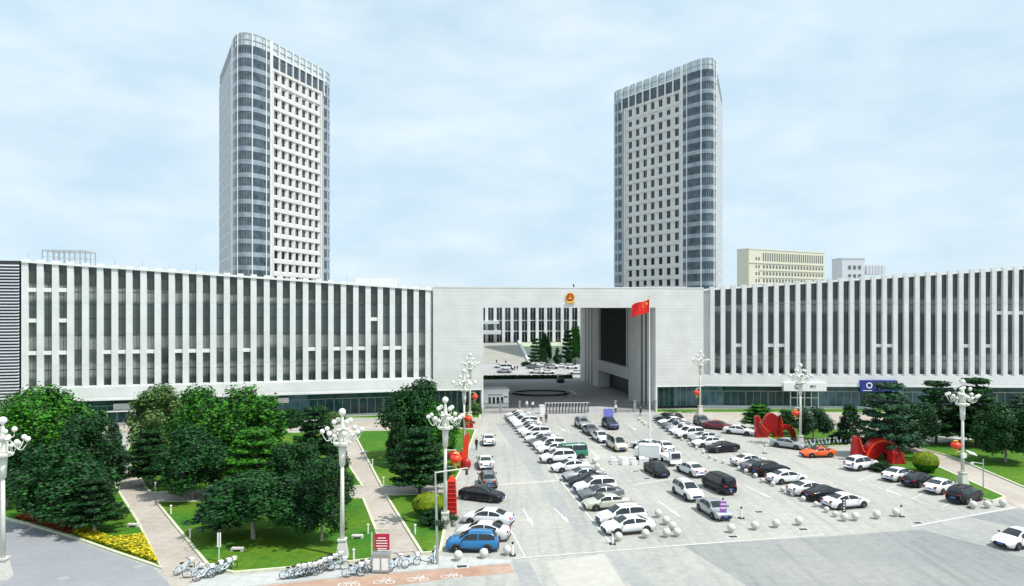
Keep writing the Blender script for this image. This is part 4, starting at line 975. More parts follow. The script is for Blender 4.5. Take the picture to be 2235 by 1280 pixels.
# ------------------------------------------------------------ ornate street lamps
def make_lamp():
    o = empty('street_lamp')
    m = MB(); m.cur = 0
    m.hexa([(-.5,-.5,0),(.5,-.5,0),(.5,.5,0),(-.5,.5,0)],[(-.28,-.28,1.4),(.28,-.28,1.4),(.28,.28,1.4),(-.28,.28,1.4)]); m.box((0,0,1.45),(.72,.72,.12)); m.build('pedestal', M['stone'], o)
    m = MB(); m.tube([(0,0,1.5),(0,0,5),(0,0,8.6)],[.19,.16,.13],12); m.tube([(0,0,7.4),(0,0,8.9)],[.24,.3],12); m.build('pole', M['lampwhite'], o, smooth=True)
    m = MB(); m.lathe([(.25,8.9),(.68,9.05),(.72,9.2),(.65,9.25),(.4,9.3)],(0,0,0),18); m.lathe([(.35,9.34),(.3,10.2),(.5,10.25),(.2,10.4),(.09,11.4)],(0,0,0),12); m.build('crown_plate', M['lampwhite'], o)
    for k in range(8):
        a = 2*math.pi*k/8+.2; ca, sa = math.cos(a), math.sin(a); far = k%2 == 0
        m = MB(); P = []
        for t in range(9):
            u = t/8; r = lerp(.35, 1.55, u) if u < .75 else lerp(1.25, 1.85, (u-.5)*2)
            P.append((ca*(.25+1.3*u), sa*(.25+1.3*u), [10.0,10.15,10.0,9.75,9.5,9.38,9.42,9.65,10.0][t]))
        m.tube(P, .035, 6); arm = m.build('arm', M['lampwhite'], o)
        m = MB(); m.ball((P[-1][0],P[-1][1],P[-1][2]+.17), .2, 12, 8); m.build('globe', M['globe'], arm, smooth=True)
        m = MB(); m.tube([P[5],(ca*1.0,sa*1.0,9.75)],.03,5); m.ball((ca*1.0,sa*1.0,9.9), .16, 12, 8); m.build('globe', M['globe'], arm, smooth=True)
    for k in range(4):
        a = 2*math.pi*k/4+.6; ca, sa = math.cos(a), math.sin(a)
        m = MB(); m.tube([(.1*ca,.1*sa,10.4),(.4*ca,.4*sa,10.25),(.68*ca,.68*sa,10.4),(.72*ca,.72*sa,10.75)], .03, 6); arm = m.build('arm', M['lampwhite'], o)
        m = MB(); m.ball((.72*ca,.72*sa,10.92), .2, 12, 8); m.build('globe', M['globe'], arm, smooth=True)
    m = MB(); m.ball((0,0,11.65), .29, 14, 10); m.build('globe', M['globe'], o, smooth=True)
    return o
def lantern(o, px, py, D, right):
    c = AT(px, py, D); x0 = o.location.x
    r = empty('red_lantern', c)
    m = MB(); m.ball((0,0,0), .54, 16, 10, (1,1,.74)); m.build('lantern_body', M['redor'], r, smooth=True)
    m = MB(); m.lathe([(.22,.42),(.26,.5),(.22,.52)]); m.lathe([(.22,-.52),(.26,-.5),(.22,-.42)]); m.tube([(0,0,-.52),(0,0,-.95)],[.07,.1],6); m.build('lantern_cap', M['gold'], r)
    m = MB(); dx = x0-c.x
    m.tube([(0,0,.52),(0,0,.75),(dx,o.location.y-c.y,.75)], .035, 5); m.tube([(dx*.9,0,-.75),(dx,o.location.y-c.y,-.75),(0,0,-.75)], .03, 5); m.build('bracket', M['white'], r)
    return r
lamps = [(747,1217,None,'ornate white globe lamp rising from the lawn near the red notice board'),(972,1154,(995,1001,1),'ornate white globe lamp next to the red pillar sculpture'),(1013,1003,(1022,914,1),'slim white globe lamp left of the kerb cars'),
         (1026,918,(1037,866,1),'white globe lamp farthest off on the left, near the guardhouse'),(6,1262,None,'white globe lamp cut by the left edge of the picture'),
         (1528,903,(1520,857,0),'white globe lamp in front of the gateway block, right side'),(1747,974,(1736,902,0),'white globe lamp beside the bank signboard'),(2101,1060,(2086,972,0),'white globe lamp on the right lawn above the black SUV')]
pl = None
for px, py, ln, lb in lamps:
    o = copy_tree(pl) if pl else make_lamp(); pl = pl or o
    g = G(px, py); o.location = g; o.rotation_euler = (0,0,random.random()*.4); tag(o, lb, 'street lamp', 'ornate white globe street lamps')
    if ln:
        r = lantern(o, ln[0], ln[1], g.y-.1, ln[2]); tag(r, 'red lantern hung from the '+lb.split(' rising')[0].replace('ornate ',''), 'lantern', 'red lanterns on the lamp posts')
for px, py, lb in ((1036,874,'small far red lantern in front of the dark ground floor'),): pass
# ------------------------------------------------------------ flagpole
g = G(1418,990); o = empty('flagpole', g, label='tall white flagpole standing between the parked white cars', cat='flagpole')
m = MB(); m.tube([(0,0,.5),(0,0,21.4)],[.11,.06],10); m.build('pole', M['white'], o); m = MB(); m.ball((0,0,21.5),.13,8,6); m.build('finial', M['gold'], o)
m = MB(); m.box((0,0,.15),(1.6,1.6,.3)); m.box((0,0,.4),(1.0,1.0,.2)); m.build('base', M['stone'], o)
fl = MB(); nx, nz = 16, 8
def fp(u, v, dy=0):
    x = -2.55*u*(1-.05*math.sin(v*2)); y = .3*math.sin(u*7+v*1.3)*u**.6+dy; z = 21.2-1.75*(1-v)-.95*u**1.3-.12*math.sin(u*6)
    return (x, y, z)
for i in range(nx):
    for j in range(nz): fl.quad(fp((i+1)/nx,j/nz),fp(i/nx,j/nz),fp(i/nx,(j+1)/nz),fp((i+1)/nx,(j+1)/nz))
f = fl.build('flag', M['flag'], None, smooth=True); f.location = g; tag(f, 'red national flag with yellow stars blowing left from the flagpole', 'flag')
m = MB()
def fstar(cu, cv, r, rot):
    P = []
    for k in range(10):
        a = rot+math.pi*k/5; rr = r if k%2 == 0 else r*.4; P.append(fp(cu+rr*math.cos(a)/2.55, cv+rr*math.sin(a)/1.75, -.02))
    c = fp(cu, cv, -.02)
    m.add(P+[c], [(i,(i+1)%10,10) for i in range(10)])
fstar(.17,.75,.27,math.pi/2)
for cu, cv, ro in ((.33,.9,.3),(.4,.8,.8),(.4,.66,1.2),(.33,.56,1.6)): fstar(cu, cv, .1, ro)
m.build('flag_stars', M['gold'], f)
# ------------------------------------------------------------ sculptures
def arc_band(m, c, r0, r1, a0, a1, th, ang=0, n=18, sq=1.0):
    "upright curved slab in the vertical plane turned by ang"
    dx, dy = math.cos(ang), math.sin(ang); nx_, ny_ = -dy*th/2, dx*th/2; F_, B_ = [], []
    for k in range(n+1):
        t = a0+(a1-a0)*k/n
        for r in (r0, r1):
            x, z = r*math.cos(t), r*math.sin(t)*sq
            F_.append((c[0]+dx*x-nx_*1, c[1]+dy*x-ny_*1, c[2]+z)); B_.append((c[0]+dx*x+nx_, c[1]+dy*x+ny_, c[2]+z))
    o = len(F_); fs = []
    for k in range(n):
        a, b, c_, d_ = 2*k, 2*k+1, 2*k+3, 2*k+2
        fs += [(a,b,c_,d_),(a+o,d_+o,c_+o,b+o),(a,d_,d_+o,a+o),(b,b+o,c_+o,c_)]
    fs += [(0,o,o+1,1),(2*n,2*n+1,2*n+1+o,2*n+o)]
    m.add(F_+B_, fs)
# big arch group right
g = G(1912,1006); o = empty('arch_sculpture', g, label='large glossy red sculpture with a half-round arch behind the lone white SUV', cat='sculpture')
m = MB(); arc_band(m, (.7,.2,0), .9, 2.6, 0, math.pi, 1.1, .12, 22, 1.15); m.build('arch', M['red'], o, smooth=False)
m = MB(); arc_band(m, (.7,.2-.62,0), 2.2, 2.45, 0, math.pi*.95, .1, .12, 22, 1.15); m.build('arch_rim', M['redor'], o)
m = MB(); m.hexa([(-3.0,-.3,0),(-1.2,-.3,0),(-1.2,.9,0),(-3.0,.9,0)],[(-2.9,-.1,3.1),(-2.4,-.1,3.2),(-2.4,.6,3.2),(-2.9,.6,3.1)]); m.build('slab', M['red'], o)
m = MB(); m.tube([(-2.3,-.2,3.0),(-1.9,-.35,1.6),(-1.0,-.5,.3)],.1,6); m.build('ribbon', M['redor'], o)
g = G(1956,1013); o = empty('peaked_sculpture', g, label='small red peaked sculpture between the big arch and the green dome shrub', cat='sculpture')
m = MB(); m.hexa([(-.9,-.6,0),(.9,-.6,0),(.9,.6,0),(-.9,.6,0)],[(-.75,-.5,1.5),(.75,-.5,1.4),(.7,.5,1.4),(-.75,.5,1.5)]); m.hexa([(-.75,-.5,1.5),(.75,-.5,1.4),(.7,.5,1.4),(-.75,.5,1.5)],[(-.15,-.15,2.3),(.05,-.15,2.3),(.05,.15,2.3),(-.15,.15,2.3)]); m.build('peak', M['red'], o)
m = MB(); m.tube([(-.8,-.62,.1),(-.1,-.45,2.35),(.85,-.62,.1)],.06,6); m.build('ribbon', M['redor'], o)
g = G(1688,955); o = empty('ribbon_sculpture', g, label='red and orange ribbon sculpture on the lawn behind the silver-grey saloon', cat='sculpture')
m = MB(); m.hexa([(-2.7,-.3,0),(-2.0,-.3,0),(-2.0,.6,0),(-2.7,.6,0)],[(-2.9,-.2,3.2),(-2.3,-.2,3.3),(-2.3,.4,3.3),(-2.9,.4,3.2)]); m.build('slab', M['red'], o)
m = MB(); arc_band(m, (-.3,.2,0), .45, 1.7, -.02, math.pi+.02, .9, 0, 20, 2.2); m.build('crest', M['red'], o)
m = MB(); arc_band(m, (1.9,.2,0), .9, 1.5, 0, math.pi, .9, -.1, 16, 1.3); m.build('arch', M['red'], o)
m = MB(); m.tube([(-2.3,-.35,3.2),(-1.9,-.5,1.9),(-.9,-.5,.9)],.09,6); m.tube([(1.0,-.4,3.2),(1.2,-.5,2.2),(1.25,-.5,1.6)],.09,6); m.tube([(2.2,-.5,2.0),(2.9,-.4,1.6),(3.3,-.4,.6)],.08,6); m.build('ribbon', M['redor'], o)
# left side sculptures
g = G(986,1122); o = empty('pillar_sculpture', g, label='tall narrow red pillar sculpture beside the black saloon, left kerb', cat='sculpture')
m = MB(); m.hexa([(-.5,-.4,0),(.5,-.4,0),(.5,.4,0),(-.5,.4,0)],[(-.35,-.3,3.2),(.35,-.3,3.2),(.35,.3,3.2),(-.35,.3,3.2)]); m.build('pillar', M['red'], o)
m = MB()
for k in range(7): m.box((0,0,.35+k*.42),(1.02-.03*k,.84-.02*k,.07))
m.build('pillar_band', M['redor'], o); m = MB(); m.hexa([(-.42,-.35,3.2),(.42,-.35,3.2),(.42,.35,3.2),(-.42,.35,3.2)],[(-.1,-.1,3.7),(.1,-.1,3.7),(.1,.1,3.7),(-.1,.1,3.7)]); m.build('cap', M['redor'], o)
g = G(1012,1024); o = empty('twisted_sculpture', g, label='orange red leaning blades sculpture by the kerb beside the farther white cars', cat='sculpture')
m = MB(); m.hexa([(-.5,-.4,0),(.4,-.4,0),(.4,.4,0),(-.5,.4,0)],[(.15,-.2,4.2),(.75,-.2,4.5),(.75,.2,4.5),(.15,.2,4.2)]); m.build('blade', M['redor'], o)
m = MB(); m.ball((-1.1,0,1.6),.9,16,10,(1.15,.8,.75)); m.ball((.3,-.3,.7),.8,14,8,(.8,.6,.9)); m.build('lobe', M['red'], o, smooth=True)
m = MB(); arc_band(m, (-.6,0,0), .9,1.25,.2,2.6,.4,.1,12); m.build('arch', M['redor'], o)
for px, py, lb in ((1022,934,'small red flower box farther along the left kerb'),):
    g = G(px, py); o = empty('planter', g, label=lb, cat='planter'); m = MB(); m.box((0,0,.3),(1.6,.7,.6)); m.build('box', M['red'], o)
    m = MB(); r_ = random.Random(2)
    for k in range(200):
        c = (r_.uniform(-.8,.8), r_.uniform(-.3,.3), r_.uniform(.6,.95)); t = r_.random()*6; m.add([(c[0]+.09*math.cos(t+a),c[1]+.06*math.sin(t+a),c[2]+.06*math.sin(t+a)) for a in (0,1.57,3.14,4.71)],[(0,1,2,3)])
    m.build('blooms', M['redfl'], o)
# ------------------------------------------------------------ stone balls
def make_ball(r=.36):
    o = empty('stone_bollard'); m = MB(); m.ball((0,0,r+.08), r, 18, 12); m.build('ball', M['stone'], o, smooth=True)
    m = MB(); m.lathe([(r*.62,0),(r*.62,.07),(r*.45,.1)]); m.build('base', M['kerbg'], o); return o
pb = make_ball(); first = True
def balls(pts, label, group, s=1.0):
    global first
    for i, (x, y) in enumerate(pts):
        if first: o = pb; first = False
        else: o = copy_tree(pb)
        o.location = G(x, y); o.scale = (s,s,s); tag(o, label%ORD[i], 'bollard', group)
balls([(1000,1224),(1056,1219),(1108,1212)], 'pale stone ball near the blue SUV, %s from the left', 'stone balls by the blue SUV')
balls([(1350,1182),(1409,1175)], 'pale stone ball in front of the nearest white saloon, %s from the left', 'stone balls before the centre-left row')
balls([(1455,1173),(1478,1172),(1468,1158),(1454,1146),(1437,1130)], 'pale stone ball behind the nearest centre-left cars, %s from the camera', 'stone balls behind the centre-left row')
balls([(1596,1163),(1648,1157),(1694,1152),(1744,1147)], 'large pale stone ball along the open front line, %s from the left', 'stone balls along the front line')
balls([(1843,1138),(1867,1137),(1914,1133),(1956,1128)], 'stone ball at the front corner by the white saloon, %s from the left', 'stone balls at the right front corner')
balls([(2124,1111),(2155,1110),(2189,1107)], 'stone ball in front of the black SUV on the right, %s from the left', 'stone balls by the right lawn')
balls([(1613,1028),(1628,1034),(1649,1044),(1664,1054),(1687,1062),(1708,1074),(1730,1084),(1753,1095),(1781,1107),(1804,1119),(1823,1129)][::-1], 'stone ball beside the tail-out row, %s from the near end', 'stone balls along the tail-out row', .72)
balls([(1578,1012),(1562,1007),(1549,1001),(1535,991),(1520,982),(1504,972),(1489,963),(1474,953),(1462,944)], 'small stone ball before the flagpole row, %s from the near end', 'stone balls along the flagpole row', .62)
balls([(1395,918),(1402,924),(1407,929),(1417,933)], 'tiny stone ball near the gate guard, %s from the gate', 'stone balls by the gate guard', .7)
balls([(1298,1013),(1304,1026),(1312,1036)], 'stone ball behind the cars next to the green van, %s from the gate', 'stone balls behind the green van')
# ------------------------------------------------------------ cones, signs, small lights
def cone(px, py, lb, dup=[None]):
    if dup[0] is None:
        o = empty('warning_post'); m = MB(); m.box((0,0,.04),(.5,.5,.08)); m.build('base', M['black'], o)
        m = MB(); m.tube([(0,0,.08),(0,0,.95)],[.12,.05],10); m.build('post', M['white'], o); m = MB(); m.ball((0,0,1.02),.11,10,6); m.build('cap', M['black'], o); dup[0] = o
    else: o = copy_tree(dup[0])
    o.location = G(px, py); tag(o, lb, 'warning post', 'small warning posts on the plaza')
cone(1618,1132,'small white warning post with black foot right of the blue sign'); cone(1337,1188,'small dark-footed post at the corner of the nearest white saloon')
cone(1119,1213,'small dark-footed post beside the stone balls left of the drive'); cone(1967,1128,'small dark post beside the stone balls at the right front corner')
cone(2119,1108,'small dark post in front of the black SUV on the right'); cone(1669,990,'small dark post behind the far white saloon of the tail-out row')
o = empty('sign_totem', G(1578,1138), label='upright sign with crimson and purple top panel and blue lower panel beside the silver saloon', cat='sign')
m = MB(); m.box((0,0,.03),(.7,.5,.06)); m.tube([(0,0,.05),(0,0,2.0)],.04,8); m.build('post', M['steel'], o)
m = MB(); m.box((0,-.06,1.4),(.62,.05,.95)); m.build('top_panel', M['purple'], o); m = MB(); m.box((0,-.06,.55),(.62,.05,.72)); m.build('lower_panel', M['skyblue'], o)
m = MB(); m.box((0,-.095,1.62),(.5,.01,.1)); m.box((0,-.095,1.25),(.5,.01,.12)); m.box((0,-.095,.7),(.4,.01,.05)); m.build('stripe', M['white'], o)
m = MB(); m.ball((0,0,2.1),.1,8,6); m.build('finial', M['black'], o)
o = empty('sign_totem', G(1842,1128), label='narrow dark sign board standing by the rear wheel of the near white saloon', cat='sign')
m = MB(); m.box((0,0,.03),(.45,.4,.06)); m.box((0,0,1.1),(.36,.08,1.5)); m.build('board', M['dark'], o); m = MB()
for k in range(5): m.box((0,-.05,.6+k*.25),(.2,.02,.1))
m.build('lettering_rows', M['white'], o)
o = empty('gate_sign', G(1328,925), label='violet blue signboard beside the dark blue SUV near the gate', cat='sign')
m = MB(); m.box((0,0,1.7),(1.7,.1,1.7)); m.build('panel', M['violet'], o); m = MB(); 
for s in (-1,1): m.tube([(s*.7,0,0),(s*.7,0,.85)],.05,6)
m.build('leg', M['steel'], o)
# notice board on the pavement
o = empty('notice_board', G(832,1250), label='crimson notice board above a grey twin-panel cabinet on the pavement', cat='notice board')
m = MB(); m.box((0,0,.75),(1.32,.5,1.3)); m.box((0,0,1.46),(1.45,.6,.12)); m.build('cabinet', M['steel'], o)
for s in (-1,1): m = MB(); m.box((s*.32,-.26,.7),(.5,.03,.85)); m.build('cabinet_panel', M['white'], o)
m = MB(); m.box((.05,.05,2.3),(1.12,.1,1.2)); p = m.build('red_panel', M['magenta'], o)
m = MB()
for k, w_ in enumerate((.6,.85,.85,.85,.7)): m.box((.05,-.01,2.6-k*.2),(w_,.02,.06))
m.build('text_lines', M['white'], p); m = MB(); m.box((-.72,.05,2.0),(.08,.12,2.0)); m.box((.0,.1,3.15),(1.0,.08,.25)); m.box((-.3,.1,3.0),(.06,.06,.3)); m.build('frame', M['kerb'], o)
# small garden lights
def glight(px, py, lb, dup=[None]):
    if dup[0] is None:
        o = empty('garden_light'); m = MB(); m.tube([(0,0,0),(0,0,.7)],.07,8); m.build('post', M['white'], o); m = MB(); m.ball((0,0,.78),.13,10,6,(1,1,.7)); m.build('lamp_head', M['globe'], o, smooth=True); dup[0] = o
    else: o = copy_tree(dup[0])
    o.location = G(px, py, .09); tag(o, lb, 'garden light', 'short white garden lights on the lawns')
for px, py, lb in ((373,1122,'short white garden light beside the left path'),(415,1175,'short white garden light at the near left corner of the middle lawn'),(906,1166,'short white garden light between the right path and dome shrub'),
    (837,1058,'short white garden light at the bend of the right path'),(813,1018,'short white garden light beside the upper right path'),(772,1228-6,'short white garden light near the big lamp base'),(803,1165,'short white garden light at the right of the middle lawn'),(339,1070,'short white garden light above the cross path')): glight(px, py, lb)
for px, py, lb in ((291,1150,'flat pale stone bench on the lawn beside the yellow flowers'),(780,1175,'flat pale stone bench right of the big lamp on the middle lawn'),(795,990,'flat pale stone bench on the upper lawn right of the path'),(518,1203,'flat pale stone bench under the middle trees')):
    o = empty('stone_bench', G(px, py, .09), label=lb, cat='bench', group='flat stone benches on the lawns'); m = MB(); m.box((0,0,.22),(.95,.4,.12)); m.build('seat', M['stone'], o)
    for s in (-1,1): m = MB(); m.box((s*.4,0,.08),(.18,.36,.16)); m.build('leg', M['stone'], o)
# utility poles
g = G(955,1232); o = empty('camera_pole', g, label='thin grey pole with a long horizontal arm left of the blue SUV', cat='pole')
m = MB(); m.tube([(0,0,0),(-.1,.2,3.5),(-.25,.6,7.1)],[.11,.1,.07],8); m.build('pole', M['steel'], o)
m = MB(); m.tube([(-.25,.6,7.0),(1.3,.9,7.15),(2.3,1.1,7.25)],.05,6); m.build('arm', M['lampwhite'], o); m = MB(); m.box((2.2,1.05,6.9),(.2,.25,.35)); m.box((.0,.1,3.2),(.3,.22,.4)); m.build('camera', M['dark'], o)
g = G(2146,1075); o = empty('camera_pole', g, label='slim grey camera pole behind the black SUV on the right', cat='pole')
m = MB(); m.tube([(0,0,0),(0,0,3.6)],.06,8); m.build('pole', M['steel'], o); m = MB(); m.tube([(0,0,3.1),(-1.3,-.1,3.3)],.035,6); m.box((-1.3,-.1,3.2),(.3,.2,.15)); m.build('arm', M['lampwhite'], o)
g = G(478,1229); o = empty('sign_post', g, label='thin white post with two upright white tubes on the near lawn edge', cat='post')
m = MB(); m.tube([(0,0,0),(0,0,1.3)],.035,6); m.build('post', M['white'], o)
for s in (-1,1): m = MB(); m.tube([(s*.09,0,1.25),(s*.09,0,2.35)],.06,8); m.build('tube', M['white'], o)
g = G(2101,1060); o = empty('solar_panel', (g.x+.2,g.y-.2,3.5), label='small white solar panel and box fixed to the right lawn lamp', cat='solar panel')
m = MB(); m.hexa([(.2,-.3,.2),(1.1,-.3,-.1),(1.1,.3,.1),(.2,.3,.4)],[(.25,-.3,.28),(1.15,-.3,-.02),(1.15,.3,.18),(.25,.3,.48)]); m.build('panel', M['farwhite'], o); m = MB(); m.box((-.2,0,-.1),(.5,.3,.5)); m.build('box', M['white'], o)
# ------------------------------------------------------------ bicycles
def make_bike():
    o = empty('bicycle')
    for x in (-.52,.52):
        m = MB(); n, k = 16, 5; r = .33; vs = []; fs = []
        for i in range(n):
            t = 2*math.pi*i/n
            for j in range(k): s_ = 2*math.pi*j/k; rr = r+.028*math.cos(s_); vs.append((x+rr*math.cos(t), .028*math.sin(s_), r+.01+rr*math.sin(t)))
        for i in range(n):
            for j in range(k): fs.append((i*k+j, i*k+(j+1)%k, ((i+1)%n)*k+(j+1)%k, ((i+1)%n)*k+j))
        m.add(vs, fs); wl = m.build('wheel', M['black'], o)
        m = MB()
        for i in range(8): t = 2*math.pi*i/8; m.tube([(x,0,r+.01),(x+r*math.cos(t),0,r+.01+r*math.sin(t))],.008,3)
        m.build('spokes', M['steel'], wl)
    m = MB(); b = .04
    for P in (((-.52,0,.34),(-.12,0,.32)),((-.12,0,.32),(.36,0,.72)),((-.12,0,.32),(-.22,0,.8)),((-.2,0,.66),(-.52,0,.34)),((.52,0,.34),(.36,0,.85),(.34,0,1.0)),((-.22,0,.6),(.35,0,.76))): m.tube(P, b, 6)
    m.hexa([(-.88,-.05,.5),(-.3,-.05,.72),(-.3,.05,.72),(-.88,.05,.5)],[(-.88,-.05,.53),(-.3,-.05,.75),(-.3,.05,.75),(-.88,.05,.53)]); m.build('frame', M['bikeblue'], o)
    m = MB(); m.tube([(.28,-.28,1.05),(.34,0,1.0),(.28,.28,1.05)],.025,5); m.build('handlebar', M['dark'], o)
    m = MB(); m.box((-.24,0,.86),(.28,.15,.07)); m.build('saddle', M['black'], o)
    m = MB(); m.hexa([(.42,-.12,.72),(.66,-.12,.72),(.66,.12,.72),(.42,.12,.72)],[(.38,-.17,.98),(.74,-.17,.98),(.74,.17,.98),(.38,.17,.98)]); m.build('basket', M['white'], o)
    return o
M['bikeblue'] = mat('bike_frame_paint', (.52,.62,.7), .35, var=.05)
pbk = make_bike(); bfirst = True
def bikes(pts, label, group, a0=0, dz=0, jit=.25):
    global bfirst
    r_ = random.Random(len(pts))
    for i, (x, y) in enumerate(pts):
        if bfirst: o = pbk; bfirst = False
        else: o = copy_tree(pbk)
        o.location = G(x, y); o.location.z = dz; o.rotation_euler = (R(r_.uniform(-6,6)),0,a0+r_.uniform(-jit,jit)); tag(o, label%ORD[i], 'bicycle', group)
bikes([(636,1264),(648,1262),(660,1261),(672,1258),(683,1254),(694,1250),(706,1245),(716,1240),(728,1234),(737,1246)], 'pale blue share bicycle in the long pavement cluster, %s from the left', 'bicycles in the long pavement cluster', .35, .012)
bikes([(772,1260),(786,1254),(797,1248)], 'pale blue share bicycle just left of the notice board, %s from the left', 'bicycles left of the notice board', .2, .012)
bikes([(863,1243),(898,1238)], 'share bicycle right of the notice board, %s from the left', 'bicycles right of the notice board', .9, .012)
bikes([(949,1226)], 'share bicycle standing at the foot of the camera pole (%s in that spot)', 'bicycle by the camera pole', 1.2, .012)
bikes([(402,1252),(424,1262),(446,1266),(466,1258),(484,1253),(497,1249)], 'share bicycle in the bottom left group at the path end, %s from the left', 'bicycles at the left path end', .5, .012, .8)
bikes([(1762+i*8.2, 979-i*.9) for i in range(14)], 'bicycle in the dense rack above the orange coupe, %s from the left', 'bicycles in the right garden rack', 1.2, .1, .3)
bikes([(2044+i*9, 942-i*.5) for i in range(7)], 'bicycle half hidden under the right trees, %s from the left', 'bicycles under the right trees', 1.0, .1, .3)
# ------------------------------------------------------------ people
def person_mat(key, shirt, trouser, hair=(.015,.012,.01)):
    m = bpy.data.materials.new('clothes_'+key); N, L = nt(m); b = N['Principled BSDF']; b.inputs['Roughness'].default_value = .85
    tc = N.new('ShaderNodeTexCoord'); sp = N.new('ShaderNodeSeparateXYZ'); L.new(tc.outputs['Object'], sp.inputs[0])
    mr = N.new('ShaderNodeMath'); mr.operation = 'MULTIPLY'; mr.inputs[1].default_value = .5; L.new(sp.outputs[2], mr.inputs[0])
    r = N.new('ShaderNodeValToRGB'); r.color_ramp.interpolation = 'CONSTANT'; e = r.color_ramp.elements
    e[0].position = 0; e[0].color = (.02,.02,.02,1); e[1].position = .04; e[1].color = tuple(trouser)+(1,)
    for p_, c in ((.46,shirt),(.735,(.48,.3,.2)),(.835,hair)): x = e.new(p_); x.color = tuple(c)+(1,)
    L.new(mr.outputs[0], r.inputs[0]); L.new(r.outputs[0], b.inputs['Base Color']); return m
def make_person(walk):
    me = bpy.data.meshes.new('person'); s = .32 if walk else .08
    V = [(0,0,.95),(0,0,1.15),(0,0,1.38),(0,0,1.5),(0,.02,1.6),(0,.02,1.72),
         (-.1,0,.88),(-.11,s*.5,.5),(-.11,s*.9-.12*walk,.07),(-.11,s*.9-.12*walk-.14,.04),
         (.1,0,.88),(.11,-s*.6,.5),(.11,-s*.4,.07),(.11,-s*.4-.14,.04),
         (-.18,0,1.4),(-.24,-s*.4,1.12),(-.24,-s*.9-.05,.86),(-.24,-s*.9-.09,.76),
         (.18,0,1.4),(.24,s*.4,1.12),(.24,s*.5-.05,.86),(.24,s*.5-.09,.76)]
    E = [(0,1),(1,2),(2,3),(3,4),(4,5),(0,6),(6,7),(7,8),(8,9),(0,10),(10,11),(11,12),(12,13),(2,14),(14,15),(15,16),(16,17),(2,18),(18,19),(19,20),(20,21)]
    rad = [.14,.14,.15,.055,.09,.08,.1,.065,.045,.04,.1,.065,.045,.04,.06,.045,.035,.035,.06,.045,.035,.035]
    me.from_pydata(V, E, []); o = bpy.data.objects.new('person', me); col.objects.link(o)
    o.modifiers.new('skin','SKIN'); md = o.modifiers.new('sub','SUBSURF'); md.levels = 1; md.render_levels = 1
    for i, v in enumerate(me.skin_vertices[0].data): v.radius = (rad[i], rad[i]*(.75 if i < 3 else 1)); v.use_root = (i == 0)
    dg = bpy.context.evaluated_depsgraph_get(); m2 = bpy.data.meshes.new_from_object(o.evaluated_get(dg)); bpy.data.objects.remove(o)
    m2.polygons.foreach_set('use_smooth', [True]*len(m2.polygons)); m2.materials.clear(); m2.materials.append(M['skin']); return m2
pm = [make_person(0), make_person(1)]
def person(px, py, mt, ang, walk, lb):
    o = bpy.data.objects.new('person', pm[walk]); col.objects.link(o); o.location = G(px, py); o.location.z = .012; o.rotation_euler = (0,0,ang)
    o.material_slots[0].link = 'OBJECT'; o.material_slots[0].material = mt; tag(o, lb, 'person')
wh = person_mat('white_dark', (.75,.75,.74), (.03,.03,.04)); wp = person_mat('white_pale', (.72,.7,.7), (.4,.36,.34)); dk = person_mat('dark', (.02,.022,.03), (.02,.02,.025)); gy = person_mat('grey', (.2,.22,.26), (.03,.03,.05))
person(1150,893,wp,.2,1,'person in white top and pale trousers walking into the open gate, left of the pair')
person(1163,895,wh,3.3,1,'person in white top and dark trousers walking in the open gate, right of the pair')
person(1107,927,gy,.8,1,'person in grey walking at the far end of the centre-left row')
person(1181,922,wh,0,0,'person in white top beside a dark dressed person in front of the sliding gate')
person(1192,923,dk,0,0,'person dressed in black standing in front of the sliding gate')
person(1344,902,wh,0,0,'person in white shirt standing against the railings right of the gate')
person(1398,909,dk,.4,0,'person in dark clothes standing near the gateway pier railings')
person(1234,868,dk,1.8,1,'person in dark clothes walking past the oval kerb in the shaded gateway')
for px, py, lb in ((1084,795,'dark dressed person on the courtyard steps, left one'),(1104,797,'dark dressed person on the courtyard steps, right one'),(1116,808,'person left of a standing pair in the courtyard'),(1123,809,'left person of the close pair in the courtyard'),(1129,809,'right person of the close pair in the courtyard')):
    person(px, py, dk if px != 1116 else gy, 0, 0, lb)
person(1040,983,dk,2.6,0,'person in black between the two far white cars on the left kerb')
